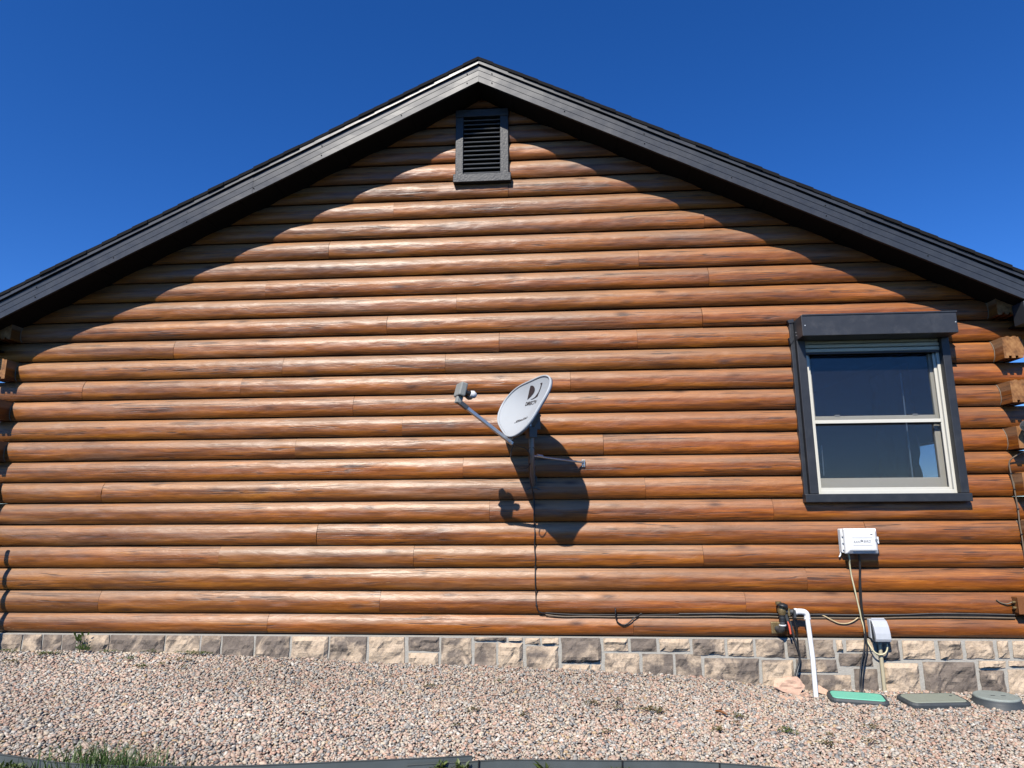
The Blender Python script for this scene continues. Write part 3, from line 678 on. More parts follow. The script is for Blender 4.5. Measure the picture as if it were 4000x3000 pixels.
MB().prism([(1.925, 2.31), (1.955, 2.345), (1.955, 2.365), (1.915, 2.365)], -.075, -.04, lambda u, v, w: (u, w, v)).build('flashing_tab', DKTRIM, shut)
MB().prism([(1.925, 2.49), (1.966, 2.495), (1.966, 2.525), (1.915, 2.515)], -.075, -.04, lambda u, v, w: (u, w, v)).build('flashing_tab', DKTRIM, shut)

# ------------------------------------------------------------------ text meshes
def text2d(body, size, shear=0.0, bold=0.0):
    cu = bpy.data.curves.new('tmp', 'FONT'); cu.body = body; cu.size = size; cu.shear = shear; cu.offset = bold; cu.resolution_u = 3
    ob = bpy.data.objects.new('tmp', cu); COL.objects.link(ob)
    me = bpy.data.meshes.new_from_object(ob.evaluated_get(bpy.context.evaluated_depsgraph_get()))
    vs = [(v.co.x, v.co.y) for v in me.vertices]; fs = [tuple(p.vertices) for p in me.polygons]
    bpy.data.objects.remove(ob); bpy.data.curves.remove(cu); bpy.data.meshes.remove(me); return vs, fs

# ------------------------------------------------------------------ satellite dish
DC = Vector((-.256, -.501, 1.774)); DN = Vector((-.771, -.427, .472)).normalized(); DT = Vector((.385, -.903, -.19)); DT = (DT - DN * DT.dot(DN)).normalized(); DU = DN.cross(DT).normalized()
if DU.z < 0: DU = -DU
A_, B_ = .398, .264; DEP = .060
dish = thing('satellite_dish', (-.204, -.05, 1.19), 'grey oval satellite dish on a mast bolted to the log wall', 'satellite dish')
FO = [.9791, -.0443, -.0365, .0351, .0176, -.1061, .0029, -.0127, .0027]
def outline(ph):      # the pressed reflector is a rounded triangle rather than a true ellipse
    return FO[0] + sum(FO[2 * m - 1] * math.cos(m * ph) + FO[2 * m] * math.sin(m * ph) for m in (1, 2, 3, 4))
def dpt(a, b, off=0.0):
    q = ((a / A_) ** 2 + (b / B_) ** 2) / outline(math.atan2(b / B_, a / A_)) ** 2; return DC + DT * a + DU * b + DN * (-DEP * max(0, 1 - q) + off)
m = MB(); NR, NA = 14, 96; vs = [dpt(0, 0)]; fs = []
for i in range(1, NR + 1):
    for k in range(NA): th = 2 * math.pi * k / NA; r = i / NR * outline(th); vs.append(dpt(A_ * r * math.cos(th), B_ * r * math.sin(th)))
for k in range(NA): fs.append((0, 1 + k, 1 + (k + 1) % NA))
for i in range(NR - 1):
    for k in range(NA): fs.append((1 + i * NA + k, 1 + (i + 1) * NA + k, 1 + (i + 1) * NA + (k + 1) % NA, 1 + i * NA + (k + 1) % NA))
m.add(vs, fs, True)
# back skin
vs2 = [dpt(0, 0, -.004)] + [dpt(A_ * (i / NR) * outline(2 * math.pi * k / NA) * math.cos(2 * math.pi * k / NA), B_ * (i / NR) * outline(2 * math.pi * k / NA) * math.sin(2 * math.pi * k / NA), -.004) for i in range(1, NR + 1) for k in range(NA)]
m.add(vs2, [f[::-1] for f in fs], True)
refl = m.build('reflector', DISHP, dish, recalc=False)
rim = MB(); vs = []; fs = []
prof = [(0, .0), (.004, .010), (.012, .013), (.017, .008), (.016, -.012), (.010, -.012), (.004, -.006)]
for k in range(NA):
    th = 2 * math.pi * k / NA; e = Vector((math.cos(th) / A_, math.sin(th) / B_)); e.normalize()
    for (o, nn) in prof: vs.append(DC + DT * (A_ * outline(th) * math.cos(th) + e.x * o) + DU * (B_ * outline(th) * math.sin(th) + e.y * o) + DN * nn)
n = len(prof)
for k in range(NA):
    for j in range(n): fs.append((k * n + j, ((k + 1) % NA) * n + j, ((k + 1) % NA) * n + (j + 1) % n, k * n + (j + 1) % n))
rim.add(vs, fs, True); rim.build('rim', DISHP, dish)
def on_dish(name, polys, mat):
    m = MB()
    for vs, fs in polys: m.add([dpt(a, b, .0030) for a, b in vs], fs)
    return m.build(name, mat, refl, recalc=False)
def fan(pts): return (pts, [tuple(range(len(pts)))])
# emblem: a solid D with a swoosh rising from its foot
dpoly = [(-.122, .070), (-.129, .115), (-.128, .150), (-.119, .177), (-.088, .180), (-.058, .175), (-.040, .164), (-.032, .149), (-.036, .133), (-.050, .117), (-.076, .096)]
sw_ = [(-.066, .076), (-.038, .077), (-.015, .082), (.018, .093), (.051, .107), (.053, .118), (.055, .132), (.068, .165), (.077, .195), (.082, .210), (.043, .203), (.060, .192), (.055, .163), (.041, .135), (.022, .117), (.006, .100), (-.026, .085)]
def tri_fill(pts):
    bm = bmesh.new(); vv = [bm.verts.new((x, y, 0)) for x, y in pts]; f = bm.faces.new(vv); bmesh.ops.triangulate(bm, faces=[f]); bm.verts.index_update()
    r = ([(v.co.x, v.co.y) for v in bm.verts], [tuple(v.index for v in f.verts) for f in bm.faces]); bm.free(); return r
on_dish('emblem', [tri_fill(dpoly), tri_fill(sw_)], PRINT)
tv, tf = text2d('DIRECTV', .044, 0.0, .0006); w = max(v[0] for v in tv)
on_dish('lettering', [([(-.116 - .3 * y + x / w * .198, .018 + y + .17 * x) for x, y in tv], tf)], PRINT)
tv, tf = text2d('Slimline', .058, .35, .0008); w = max(v[0] for v in tv)
on_dish('lettering', [([(-.070 - .2 * y + x / w * .155, -.152 + y * .7 + .36 * x) for x, y in tv], tf)], PRINT)
# mast, bracket, feed arm
MT = Vector((-.200, -.430, 1.60))
MB().tube(spline([(-.204, -.062, 1.19), (-.203, -.20, 1.262), (-.201, -.36, 1.35), (-.200, -.42, 1.42), (-.200, -.430, 1.50), MT], 5), .0205, 14).build('mast', MASTM, dish)
fp_ = MB().box(-.232, -.052, 1.158, -.176, -.044, 1.262, .003)
fp_.build('foot_plate', DKSTEEL, dish)
for dx in (-.027, .027): MB().box(-.204 + dx - .003, -.085, 1.185, -.204 + dx + .003, -.052, 1.25, .001).build('foot_bracket', DKSTEEL, dish)
for p in ((-.224, 1.166), (-.184, 1.166), (-.224, 1.254), (-.184, 1.254)): MB().disc((p[0], -.052, p[1]), (0, -1, 0), .006, .006, 6).build('bolt', DKSTEEL, dish)
for a in ((-.226, 1.162, -.262, 1.145), (-.182, 1.162, -.146, 1.145)): MB().tube([(a[0], -.05, a[1]), (a[2], -.05, a[3])], .006, 6).build('foot_tab', DKSTEEL, dish)
BX = ((1, 0, 0), (0, 1, 0), (0, 0, 1))
hv = Vector((DN.x, DN.y, 0)).normalized(); tv_ = Vector((-hv.y, hv.x, 0))
MB().obox(MT + Vector((.012, .006, .036)), (hv, tv_, (0, 0, 1)), (.050, .034, .046), .004).build('bracket', DKSTEEL, dish)
MB().obox(MT + Vector((0, 0, -.03)), (hv, tv_, (0, 0, 1)), (.034, .034, .045), .004).build('mast_clamp', DKSTEEL, dish)
q = DC - DN * .125; MB().obox(q - DU * .05, (DN, DT, DU), (.035, .03, .055), .004).build('back_plate', DKSTEEL, dish)
for a, b in ((.03, .02), (-.03, .07), (.03, .075)):
    p = MT + hv * a + Vector((0, 0, b)) + tv_ * (.035 if tv_.y < 0 else -.035); MB().disc(p, tv_ if tv_.y < 0 else -tv_, .010, .009, 6).build('bolt', ZINC, dish)
AB = Vector((-.335, -.592, 1.466)); AE = Vector((-.692, -.790, 1.742))
ad = (AE - AB).normalized(); as_ = ad.cross(Vector((0, 0, 1))).normalized(); an = as_.cross(ad)
MB().obox((AB + AE) / 2, (ad, as_, an), ((AE - AB).length / 2, .0145, .0125), .003).build('feed_arm', ZINC, dish)
MB().obox(AB + (DC - DU * .26 - AB) * .45, (DU, DT, DN), (.03, .025, .012), .003).build('arm_bracket', ZINC, dish)
for s in (.02, .05): MB().disc(AB + ad * s - as_ * .019, -as_, .006, .006, 6).build('bolt', ZINC, dish)
MB().obox(AE + ad * -.02, (ad, as_, an), (.035, .018, .016), .003).build('arm_sleeve', DKSTEEL, dish)
LC = Vector((-.700, -.770, 1.845)); ld = (-DN + Vector((0, 0, .25))).normalized(); lt = Vector((0, 0, 1)).cross(ld).normalized(); lu = ld.cross(lt)
lnb = MB().obox(LC, (ld, lt, lu), (.026, .062, .052), .010).build('lnb_housing', LNBP, dish)
MB().obox(LC - lu * .072 + ld * .004, (ld, lt, lu), (.022, .026, .030), .006).build('lnb_neck', LNBP, dish)
for s in (-.034, .034):
    p = LC + lt * s + ld * .025 - lu * .012
    MB().tube([p, p + ld * .022, p + ld * .045, p + ld * .058], [.018, .018, .020, .022], 14).build('feed_horn', BLACKP, dish)
    MB().tube([p + ld * .040, p + ld * .062, p + ld * .084, p + ld * .092], [.024, .030, .020, .006], 14).build('feed_cap', WHITEP, dish)
MB().tube([(-.190, -.36, 1.395), (.205, -.062, 1.362)], .0085, 8).build('strut', ZINC, dish)
MB().tube([(-.16, -.34, 1.40), (-.12, -.31, 1.395)], .012, 8).build('strut_collar', ZINC, dish)
MB().box(.192, -.060, 1.325, .220, -.044, 1.385, .003).build('strut_foot', ZINC, dish)
for z in (1.338, 1.375): MB().disc((.206, -.060, z), (0, -1, 0), .007, .006, 6).build('bolt', BRASS, dish)
for z, y in ((1.44, -.425), (1.37, -.37), (1.31, -.285), (1.25, -.19)):
    MB().tube([Vector((-.2, y, z)) + Vector((math.cos(t), math.sin(t) * .8, -math.sin(t) * .45)) * .026 for t in [i * math.pi / 6 for i in range(13)]], .003, 5, False).build('cable_tie', BLACKP, dish)
MB().tube(spline([(-.33, -.56, 1.47), (-.285, -.50, 1.455), (-.24, -.46, 1.44), (-.215, -.45, 1.40), (-.222, -.41, 1.36), (-.222, -.33, 1.30), (-.222, -.2, 1.22), (-.21, -.09, 1.14), (-.2, -.055, 1.08)], 5), .0045, 6).build('feed_cable', RUBBER, dish)
MB().tube(spline([(-.325, -.575, 1.46), (-.345, -.56, 1.42), (-.35, -.55, 1.36), (-.32, -.53, 1.31), (-.27, -.48, 1.29), (-.235, -.42, 1.30), (-.215, -.36, 1.335)], 6), .0042, 6).build('drip_loop_cable', RUBBER, dish)

# ------------------------------------------------------------------ cables on the wall
def wallx(z): # surface of the logs at height z
    k = int(z // H); s = min(max((z - k * H) / H, .01), .99); return front(s)
def along_wall(pts, off=.006, step=.03):
    out = []
    for (x0, z0), (x1, z1) in zip(pts[:-1], pts[1:]):
        n = max(2, int(math.hypot(x1 - x0, z1 - z0) / step))
        for i in range(n): t = i / n; x = x0 + (x1 - x0) * t; z = z0 + (z1 - z0) * t; out.append((x, wallx(z) - off, z))
    x, z = pts[-1]; out.append((x, wallx(z) - off, z)); return out
def cable(name, pts, r, mat, label, cat='cable', clips=(), group=None):
    o = thing(name, pts[-1], label, cat, group)
    MB().tube(pts, r, 7).build('sheath', mat, o)
    for p in clips:
        MB().box(p[0] - .008, p[1] - .004, p[2] - .005, p[0] + .008, p[1] + .010, p[2] + .005, .002).build('clip', BLACKP, o)
    return o
vp = [(-.203, 1.13), (-.198, .98), (-.204, .90), (-.195, .80), (-.202, .70), (-.193, .61), (-.198, .5), (-.196, .36), (-.19, .25), (-.172, .20), (-.12, .185)]
sp1 = along_wall(vp, .008)
cable('dish_cable', [tuple(p) for p in spline(sp1[::2], 3)], .0055, RUBBER, 'thin black cable running straight down the logs below the satellite dish', clips=[sp1[8], sp1[18], sp1[26]])
def hrun(pts, r, y, amp, seed, step=.06):
    out = []
    P = spline([(x, 0, z) for x, z in pts], 10)
    for i, p in enumerate(P): out.append((p.x, y + .004 * (float(vnoise(p.x * 4, seed, 6)) - .5), p.z + amp * (float(vnoise(p.x * 5, seed * 2.2, 7)) - .5)))
    return out
for sd, (zo, r, mat, lab, st) in enumerate(((.004, .0070, RUBBER, 'thickest black cable of the bundle along the lowest logs', -.12), (-.010, .0060, BROWNC, 'dusty brown cable, lowest of the bundle along the lowest logs', -.17), (.014, .0052, GREYCAB, 'thin black cable, uppermost of the bundle along the lowest logs', .62))):
    base = [(-.12, .185), (.07, .173), (.52, .172), (.912, .174), (1.335, .180), (1.66, .176), (1.98, .172), (2.27, .172), (2.56, .176), (2.95, .182), (3.40, .176)]
    pts = [(x, z + zo) for x, z in base if x >= st]
    hp = hrun(pts, r, -.026 - .005 * sd, .007, sd + 1)
    cable('wall_cable', hp, r, mat, lab, group='cables clipped along the lowest logs', clips=[hp[int(len(hp) * t)] for t in ((.28, .5, .72, .92) if sd == 0 else (.4, .8))])
cable('loop_cable', spline([(.422, -.030, .232), (.424, -.055, .22), (.424, -.058, .175), (.430, -.056, .140), (.45, -.056, .118), (.482, -.056, .106), (.52, -.055, .120), (.565, -.050, .155), (.625, -.03, .186)], 6), .0055, RUBBER, 'short black cable coming out of the logs and drooping in a loop', clips=[(.422, -.044, .232), (.622, -.03, .186)])
cable('sagging_cable', spline([(1.92, -.026, .185), (1.99, -.030, .182), (2.04, -.045, .158), (2.10, -.052, .128), (2.16, -.052, .124), (2.21, -.05, .140), (2.255, -.04, .165)], 6), .0048, TANC, 'short tan cable sagging from the bundle beside the controller cables')
cable('corner_cable', spline([(3.66, -.17, 1.45), (3.58, -.12, 1.40), (3.53, -.085, 1.365), (3.505, -.062, 1.325), (3.508, -.058, 1.24), (3.515, -.06, 1.12), (3.520, -.06, .97), (3.515, -.062, .86), (3.518, -.062, .74), (3.515, -.062, .58), (3.505, -.06, .42), (3.495, -.05, .20), (3.46, -.035, .172)], 6), .0055, BROWNC, 'dark cable running down the right corner of the house below the floodlight', clips=[(3.508, -.062, 1.24), (3.515, -.064, 1.12), (3.520, -.064, .97), (3.516, -.066, .78)])

# irrigation controller
ctl = thing('irrigation_controller', (2.295, -.10, .64), 'white plastic sprinkler control box with a keyed door on the wall', 'control box')
MB().box(2.163, -.098, .646, 2.416, -.040, .828, .008).build('case', WHITEP, ctl)
door = MB()
x0, x1, z0, z1 = 2.176, 2.420, .640, .831; yb, yf = -.100, -.148
rings = [(0, 0, yb), (0, 0, -.122), (.006, .006, -.130), (.034, .030, yf), (.046, .042, yf - .002)]
vs = []
for (ix, iz, y) in rings: vs += [(x0 + ix * .8, y, z0 + iz), (x1 - ix * .6, y, z0 + iz), (x1 - ix * .6, y, z1 - iz), (x0 + ix * .8, y, z1 - iz)]
fs = [(0, 3, 2, 1)]
for i in range(len(rings) - 1):
    for k in range(4): fs.append((i * 4 + k, i * 4 + (k + 1) % 4, i * 4 + 4 + (k + 1) % 4, i * 4 + 4 + k))
fs.append(tuple(range(len(rings) * 4 - 4, len(rings) * 4)))
door.add(vs, fs)
door = door.build('door', WHITEP, ctl)
bvm = door.modifiers.new('bevel', 'BEVEL'); bvm.width = .005; bvm.segments = 2; bvm.limit_method = 'ANGLE'
MB().box(2.225, -.1508, .760, 2.375, -.1490, .7622).box(2.23, -.1508, .704, 2.37, -.1490, .7058).build('panel_line', PRINTG, door)
MB().prism([(2.236, .672), (2.382, .672), (2.390, .664), (2.226, .664)], -.1470, -.1435, lambda u, v, w: (u, w, v)).build('panel_shadow_groove', PRINTG, door)
tv, tf = text2d('RAIN', .031, .28); w = max(v[0] for v in tv)
MB().add([(2.232 + x / w * .052, -.1512, .722 + y * .82) for x, y in tv], tf).build('lettering', PRINTG, door, recalc=False)
tv, tf = text2d('BIRD', .031, .28); w = max(v[0] for v in tv)
MB().add([(2.306 + x / w * .056, -.1512, .726 + y * .82) for x, y in tv], tf).build('lettering', PRINTG, door, recalc=False)
lv, lf = tri_fill([(2.286, .725), (2.292, .733), (2.302, .731), (2.296, .737), (2.304, .744), (2.295, .742), (2.294, .751), (2.290, .743), (2.282, .747), (2.288, .738)])
MB().add([(x, -.1512, z) for x, z in lv], lf).build('emblem', PRINTG, door, recalc=False)
MB().box(2.362, -.1506, .783, 2.378, -.1488, .789, .0005).build('indicator_slot', PRINT, door)
MB().box(2.412, -.128, .715, 2.432, -.108, .768, .004).build('latch', WHITEP, ctl)
MB().disc((2.404, -.142, .744), (0, -1, 0), .0095, .010, 14).build('lock', ZINC, ctl)
for z in (.685, .735, .785): MB().tube([(2.172, -.106, z - .014), (2.172, -.106, z + .014)], .006, 8).build('hinge', WHITEP, ctl)
MB().tube(spline([(2.168, -.06, .650), (2.160, -.06, .625), (2.150, -.062, .615)], 3), .006, 6).build('hanging_tie', WHITEP, ctl)
cable('controller_cable', spline([(2.212, -.088, .642), (2.220, -.080, .60), (2.224, -.062, .56), (2.232, -.052, .48), (2.242, -.054, .40), (2.256, -.052, .30), (2.268, -.050, .22), (2.276, -.046, .16), (2.282, -.06, .10), (2.290, -.062, .02), (2.315, -.09, -.055), (2.350, -.10, -.085), (2.392, -.105, -.080), (2.415, -.106, -.05), (2.42, -.105, -.008)], 5), .0058, CREAMC, 'cream cable from the white control box to the outlet')
for i, (dx, lab) in enumerate(((0, 'black wire bundle from the white control box, left strand at the stones'), (.022, 'black wire bundle from the white control box, right strand at the stones'))):
    cable('valve_wire', spline([(2.290 + dx * .2, -.075, .642), (2.296 + dx * .2, -.068, .58), (2.292, -.055 - .01 * i, .48), (2.280 + dx * .3, -.056 - .01 * i, .38), (2.278 + dx * .2, -.056 - .008 * i, .26), (2.284 + dx * .1, -.05 - .012 * i, .14), (2.280 + dx * .3, -.062 - .008 * i, .03), (2.258 + dx, -.082, -.06), (2.225 + dx, -.095, -.14), (2.195 + dx * .8, -.12, -.23), (2.165 + dx * .6, -.17, -.305), (2.16 + dx * .3, -.20, -.36)], 5), .0062, RUBBER, lab, group='black wires below the control box')

# weatherproof outlet on a conduit
out = thing('weatherproof_outlet', (2.38, -.05, -.37), 'light grey weatherproof outlet cover on a tan conduit at the wall', 'outlet')
MB().box(2.318, -.082, .022, 2.424, -.036, .160, .005).build('back_box', GREYP, out)
cp = [(-.083, .012), (-.112, .006), (-.150, .010), (-.158, .03), (-.153, .07), (-.138, .115), (-.113, .152), (-.083, .163)]
lid_ = MB().prism(cp, 2.322, 2.432, lambda u, v, w: (w, u, v)).build('bubble_cover', GREYP, out)
bv = lid_.modifiers.new('bevel', 'BEVEL'); bv.width = .004; bv.segments = 2; bv.limit_method = 'ANGLE'; bv.angle_limit = math.radians(40)
MB().tube([(2.330, -.086, .165), (2.424, -.086, .165)], .006, 8).build('hinge', GREYP, out)
MB().prism([(-.105, .016), (-.142, .02), (-.108, .145), (-.098, .15)], 2.3185, 2.3215, lambda u, v, w: (w, u, v)).build('cover_gap', RIMP, out)
MB().tube([(2.378, -.075, .022), (2.378, -.078, -.10), (2.374, -.085, -.37)], .014, 12).build('conduit', CONDUIT, out)
MB().tube([(2.378, -.075, .024), (2.378, -.076, -.02)], .019, 12).build('connector', LNBP, out)

# vacuum breaker with riser
vb = thing('vacuum_breaker', (1.66, -.05, .05), 'dark weathered brass sprinkler valve mounted on the lowest log', 'valve')
VY = -.125
MB().box(1.600, -.050, .045, 1.690, -.030, .135, .010).build('escutcheon', BRASS, vb)
MB().tube(spline([(1.645, -.04, .085), (1.652, -.085, .085), (1.660, -.115, .092), (1.664, VY, .125)], 5), .022, 12).build('elbow', DKSTEEL, vb)
MB().tube([(1.664, VY, .118), (1.664, VY, .126)], .026, 12).build('white_ring', WHITEP, vb)
MB().tube([(1.664, VY, .122), (1.666, VY, .205)], .0195, 12).build('inlet_pipe', DKSTEEL, vb)
for z in (.15, .165, .185): MB().tube([(1.665, VY, z), (1.665, VY, z + .009)], .024, 8).build('union_nut', BLACKP, vb)
MB().tube([(1.667, VY, .196), (1.667, VY, .22), (1.668, VY, .24), (1.669, VY, .256)], [.024, .033, .031, .026], 14).build('body', BRASS, vb)
MB().tube([(1.668, VY - .01, .252), (1.67, VY - .01, .257), (1.671, VY - .01, .272), (1.671, VY - .01, .283)], [.034, .041, .038, .012], 18).build('cap', BLACKP, vb)
MB().tube([(1.655, VY + .03, .262), (1.655, VY + .03, .288)], .022, 10).build('top_fitting', BRASS, vb)
MB().tube([(1.672, VY, .222), (1.722, VY, .218), (1.752, VY, .218)], [.020, .017, .021], 12).build('outlet_pipe', DKSTEEL, vb)
MB().tube([(1.714, VY - .012, .245), (1.714, VY - .014, .192)], .010, 8).build('test_cock', BRASS, vb)
MB().obox(Vector((1.752, VY - .005, .205)), BX, (.008, .028, .030), .002).build('clamp', DKSTEEL, vb)
MB().tube([(1.69, VY, .20), (1.70, VY - .004, .165), (1.704, VY - .006, .13)], [.016, .013, .008], 8).build('valve_stem', DKSTEEL, vb)
MB().tube([(1.700, VY - .012, .150), (1.706, VY - .02, .12), (1.712, VY - .02, .062)], [.004, .008, .007], 8).build('lever', REDP, vb)
riser = thing('white_pipe', (1.835, -.13, -.36), 'white PVC pipe with an elbow rising from the gravel by the wall', 'pipe')
MB().tube([(1.836, -.205, -.37), (1.850, -.165, -.10), (1.848, -.128, .20)], .0175, 16).build('pipe', WHITEP, riser)
MB().tube(spline([(1.758, VY, .218), (1.80, VY, .219), (1.832, VY, .214), (1.847, VY, .198), (1.849, VY - .001, .168)], 5), .0225, 16).build('elbow', WHITEP, riser)
MB().tube([(1.756, VY, .218), (1.776, VY, .218)], .0255, 16).tube([(1.849, VY, .176), (1.849, VY - .001, .164)], .0245, 16).build('coupling', WHITEP, riser)
cable('valve_pigtail', spline([(1.74, -.13, .19), (1.756, -.13, .13), (1.765, -.12, .06), (1.768, -.11, -.02), (1.772, -.11, -.08), (1.770, -.11, -.12), (1.74, -.13, -.18), (1.70, -.16, -.26), (1.69, -.18, -.30)], 6), .0055, RUBBER, 'black wire hanging from the brass valve to the pink rock')
cable('twin_pigtail', spline([(1.722, -.125, .15), (1.735, -.12, .08), (1.752, -.10, .02), (1.768, -.10, -.04), (1.780, -.10, -.10), (1.762, -.11, -.17), (1.72, -.15, -.25), (1.705, -.18, -.30)], 6), .0075, DKSTEEL, 'grey wire pair hanging from the brass valve beside the white pipe')

# junction box and floodlight at the right corner
jb = thing('junction_box', (3.44, -.05, .2), 'brown painted junction box at the lower right corner of the wall', 'junction box')
MB().box(3.392, -.105, .206, 3.47, -.030, .324, .006).build('box', BROWNB, jb)
MB().box(3.388, -.110, .202, 3.474, -.104, .328, .004).build('cover', BROWNB, jb)
for z in (.245, .285): MB().tube([(3.372, -.07, z), (3.392, -.07, z)], .010, 8).build('connector', BRASS, jb)
cable('box_wire', spline([(3.372, -.07, .285), (3.34, -.06, .272), (3.30, -.052, .280), (3.275, -.048, .300)], 5), .005, BROWNC, 'short wire curling out of the brown junction box')
fl = thing('floodlight', (3.60, -.2, 1.58), 'small silver floodlight head at the right corner of the house', 'floodlight')
MB().tube([(3.62, -.165, 1.62), (3.60, -.19, 1.61)], .02, 10).build('mount', ZINC, fl)
MB().tube([(3.585, -.20, 1.618), (3.57, -.225, 1.605), (3.545, -.26, 1.588), (3.54, -.266, 1.584)], [.020, .030, .044, .044], 18).build('lamp_head', ZINC, fl)
MB().disc((3.5399, -.2663, 1.5838), Vector((-.6, -.72, -.35)), .038, .004, 18).build('lens', GLASS, fl)
# slim pole leaning by the left corner
pl = thing('garden_pole', (-4.72, -.36, -.2), 'slim dark pole leaning beside the left corner of the house', 'pole')
MB().tube([(-4.69, -.37, -.16), (-4.735, -.36, .45), (-4.775, -.35, 1.02)], [.021, .021, .019], 10).build('shaft', DKTRIM, pl)

# ------------------------------------------------------------------ valve boxes in the gravel
def rounded_rect(hx, hy, r, n=5):
    out = []
    for (cx, cy, a0) in ((hx - r, hy - r, 0), (-hx + r, hy - r, 90), (-hx + r, -hy + r, 180), (hx - r, -hy + r, 270)):
        for i in range(n + 1): a = math.radians(a0 + 90 * i / n); out.append((cx + r * math.cos(a), cy + r * math.sin(a)))
    return out
def valve_box(name, cx, cy, rot, hx, hy, ztop, lidmat, label, rnd=.03, tilt=(0, 0)):
    o = thing(name, (cx, cy, ztop - .12), label, 'valve box')
    def fn(u, v, w): x = u * math.cos(rot) - v * math.sin(rot); y = u * math.sin(rot) + v * math.cos(rot); return (cx + x, cy + y, ztop + w + tilt[0] * u + tilt[1] * v)
    m = MB(); A = rounded_rect(hx + .022, hy + .022, rnd + .02); B = rounded_rect(hx + .012, hy + .012, rnd + .01); Cc = rounded_rect(hx + .002, hy + .002, rnd); n = len(A)
    rings = [[fn(u, v, -.12) for u, v in A], [fn(u, v, -.012) for u, v in A], [fn(u, v, .001) for u, v in B], [fn(u, v, .001) for u, v in Cc], [fn(u, v, -.05) for u, v in Cc]]
    m.add([p for rg in rings for p in rg], [(i * n + k, i * n + (k + 1) % n, i * n + n + (k + 1) % n, i * n + n + k) for i in range(4) for k in range(n)])
    m.build('box_rim', RIMP, o)
    L = rounded_rect(hx - .001, hy - .001, rnd); L2 = rounded_rect(hx - .006, hy - .006, rnd - .004)
    lid = MB().add([fn(u, v, -.03) for u, v in L] + [fn(u, v, 0) for u, v in L] + [fn(u, v, .004) for u, v in L2], [(k, (k + 1) % n, n + (k + 1) % n, n + k) for k in range(n)] + [(n + k, n + (k + 1) % n, 2 * n + (k + 1) % n, 2 * n + k) for k in range(n)] + [tuple(range(2 * n, 3 * n))]).build('lid', lidmat, o)
    return o, lid, fn
o, lid, fn = valve_box('valve_box', 2.10, -.27, -.20, .172, .080, -.336, GREENP, 'rectangular valve box with a bright green lid in the gravel', .035, (-.014, .068))
o, lid, fn = valve_box('valve_box', 2.605, -.30, .12, .200, .090, -.336, OLIVEP, 'rectangular valve box with a dull grey-green lid in the gravel', .04, (.0, .068))
MB().disc(fn(.15, .03, .002), (0, 0, 1), .010, .0035, 12).build('lid_hole', RIMP, lid)
rb = thing('round_valve_box', (3.03, -.305, -.45), 'round valve box with a weathered grey lid in the gravel', 'valve box')
MB().tube([(3.03, -.305, -.45), (3.03, -.305, -.352), (3.03, -.305, -.350), (3.03, -.305, -.330), (3.03, -.305, -.323)], [.152, .152, .144, .144, .140], 36).build('box_rim', RIMP, rb)
lid = MB().tube([(3.03, -.305, -.324), (3.03, -.305, -.314), (3.03, -.305, -.310)], [.139, .139, .133], 36).build('lid', GREYLID, rb)
for dx in (-.03, .04): MB().box(3.03 + dx - .014, -.325, -.311, 3.03 + dx + .014, -.313, -.3085).build('finger_hole', RIMP, lid)

# ------------------------------------------------------------------ rocks
def rock(cx, cy, cz, sx, sy, sz, seed, label):
    bm = bmesh.new(); bmesh.ops.create_icosphere(bm, subdivisions=4, radius=1); r = random.Random(seed)
    planes = [(Vector((r.gauss(0, 1), r.gauss(0, 1), r.gauss(0, 1))).normalized(), r.uniform(.42, .78)) for _ in range(15)]
    for v in bm.verts:
        p = v.co.copy()
        for nrm, d in planes:
            q = p.dot(nrm)
            if q > d: p -= nrm * (q - d)
        p *= 1 + .16 * (float(vnoise(p.x * 3.3 + 9 + seed, p.y * 3.1 + p.z * 4.2 + 20, seed)) - .5) + .09 * (float(vnoise(p.x * 8 + 19 + p.y * 3, p.z * 9 + 20 - p.y * 5, seed + 4)) - .5)
        v.co = Vector((cx + p.x * sx, cy + p.y * sy, cz + p.z * sz))
    o = MB().bm(bm).build('rock', ROCKM); return tag(o, label, 'rock', 'pink rocks at the foot of the wall')
rock(1.66, -.165, -.300, .158, .100, .090, 3, 'largest pink rock under the brass valve')
rock(1.585, -.30, -.365, .095, .07, .06, 8, 'pink rock half buried in front of the largest rock')
rock(1.69, -.285, -.37, .062, .05, .05, 5, 'small orange rock in front of the largest pink rock')
rock(1.90, -.125, -.345, .085, .06, .05, 12, 'flat orange rock between the white pipe and the green lid')
rock(1.765, -.21, -.362, .065, .05, .05, 15, 'pale pink rock left of the foot of the white pipe')

# ------------------------------------------------------------------ weeds, grass
def leaves(name, cx, cy, rx, ry, n, size, mat, seed, upright=.35, hgt=.03):
    r = np.random.default_rng(seed); V = []; Fq = []; T = []
    for i in range(n):
        a = r.uniform(0, 2 * math.pi); q = math.sqrt(r.uniform(0, 1)) * (0.7 + .3 * math.sin(a * 3 + seed)); x = cx + rx * q * math.cos(a); y = cy + ry * q * math.sin(a)
        z = float(gnd(x, y)) + r.uniform(.0, hgt) * (1 - q * .6) + .004
        d = Vector((r.normal(), r.normal(), upright * abs(r.normal()) + .1)).normalized(); s = size * r.uniform(.6, 1.4); w = s * r.uniform(.32, .55)
        sd = d.cross(Vector((r.normal() * .3, r.normal() * .3, 1))).normalized(); p = Vector((x, y, z)); up = sd.cross(d)
        b = len(V); V += [p, p + d * s * .5 + sd * w * .5 + up * s * .1, p + d * s, p + d * s * .5 - sd * w * .5 + up * s * .1]; Fq.append((b, b + 1, b + 2, b + 3)); t = r.uniform(0, 1); T += [(t, t, t, 1)] * 4
    return np_mesh(name, np.array([tuple(v) for v in V]), np.array(Fq), mat, None, False, np.array(T))
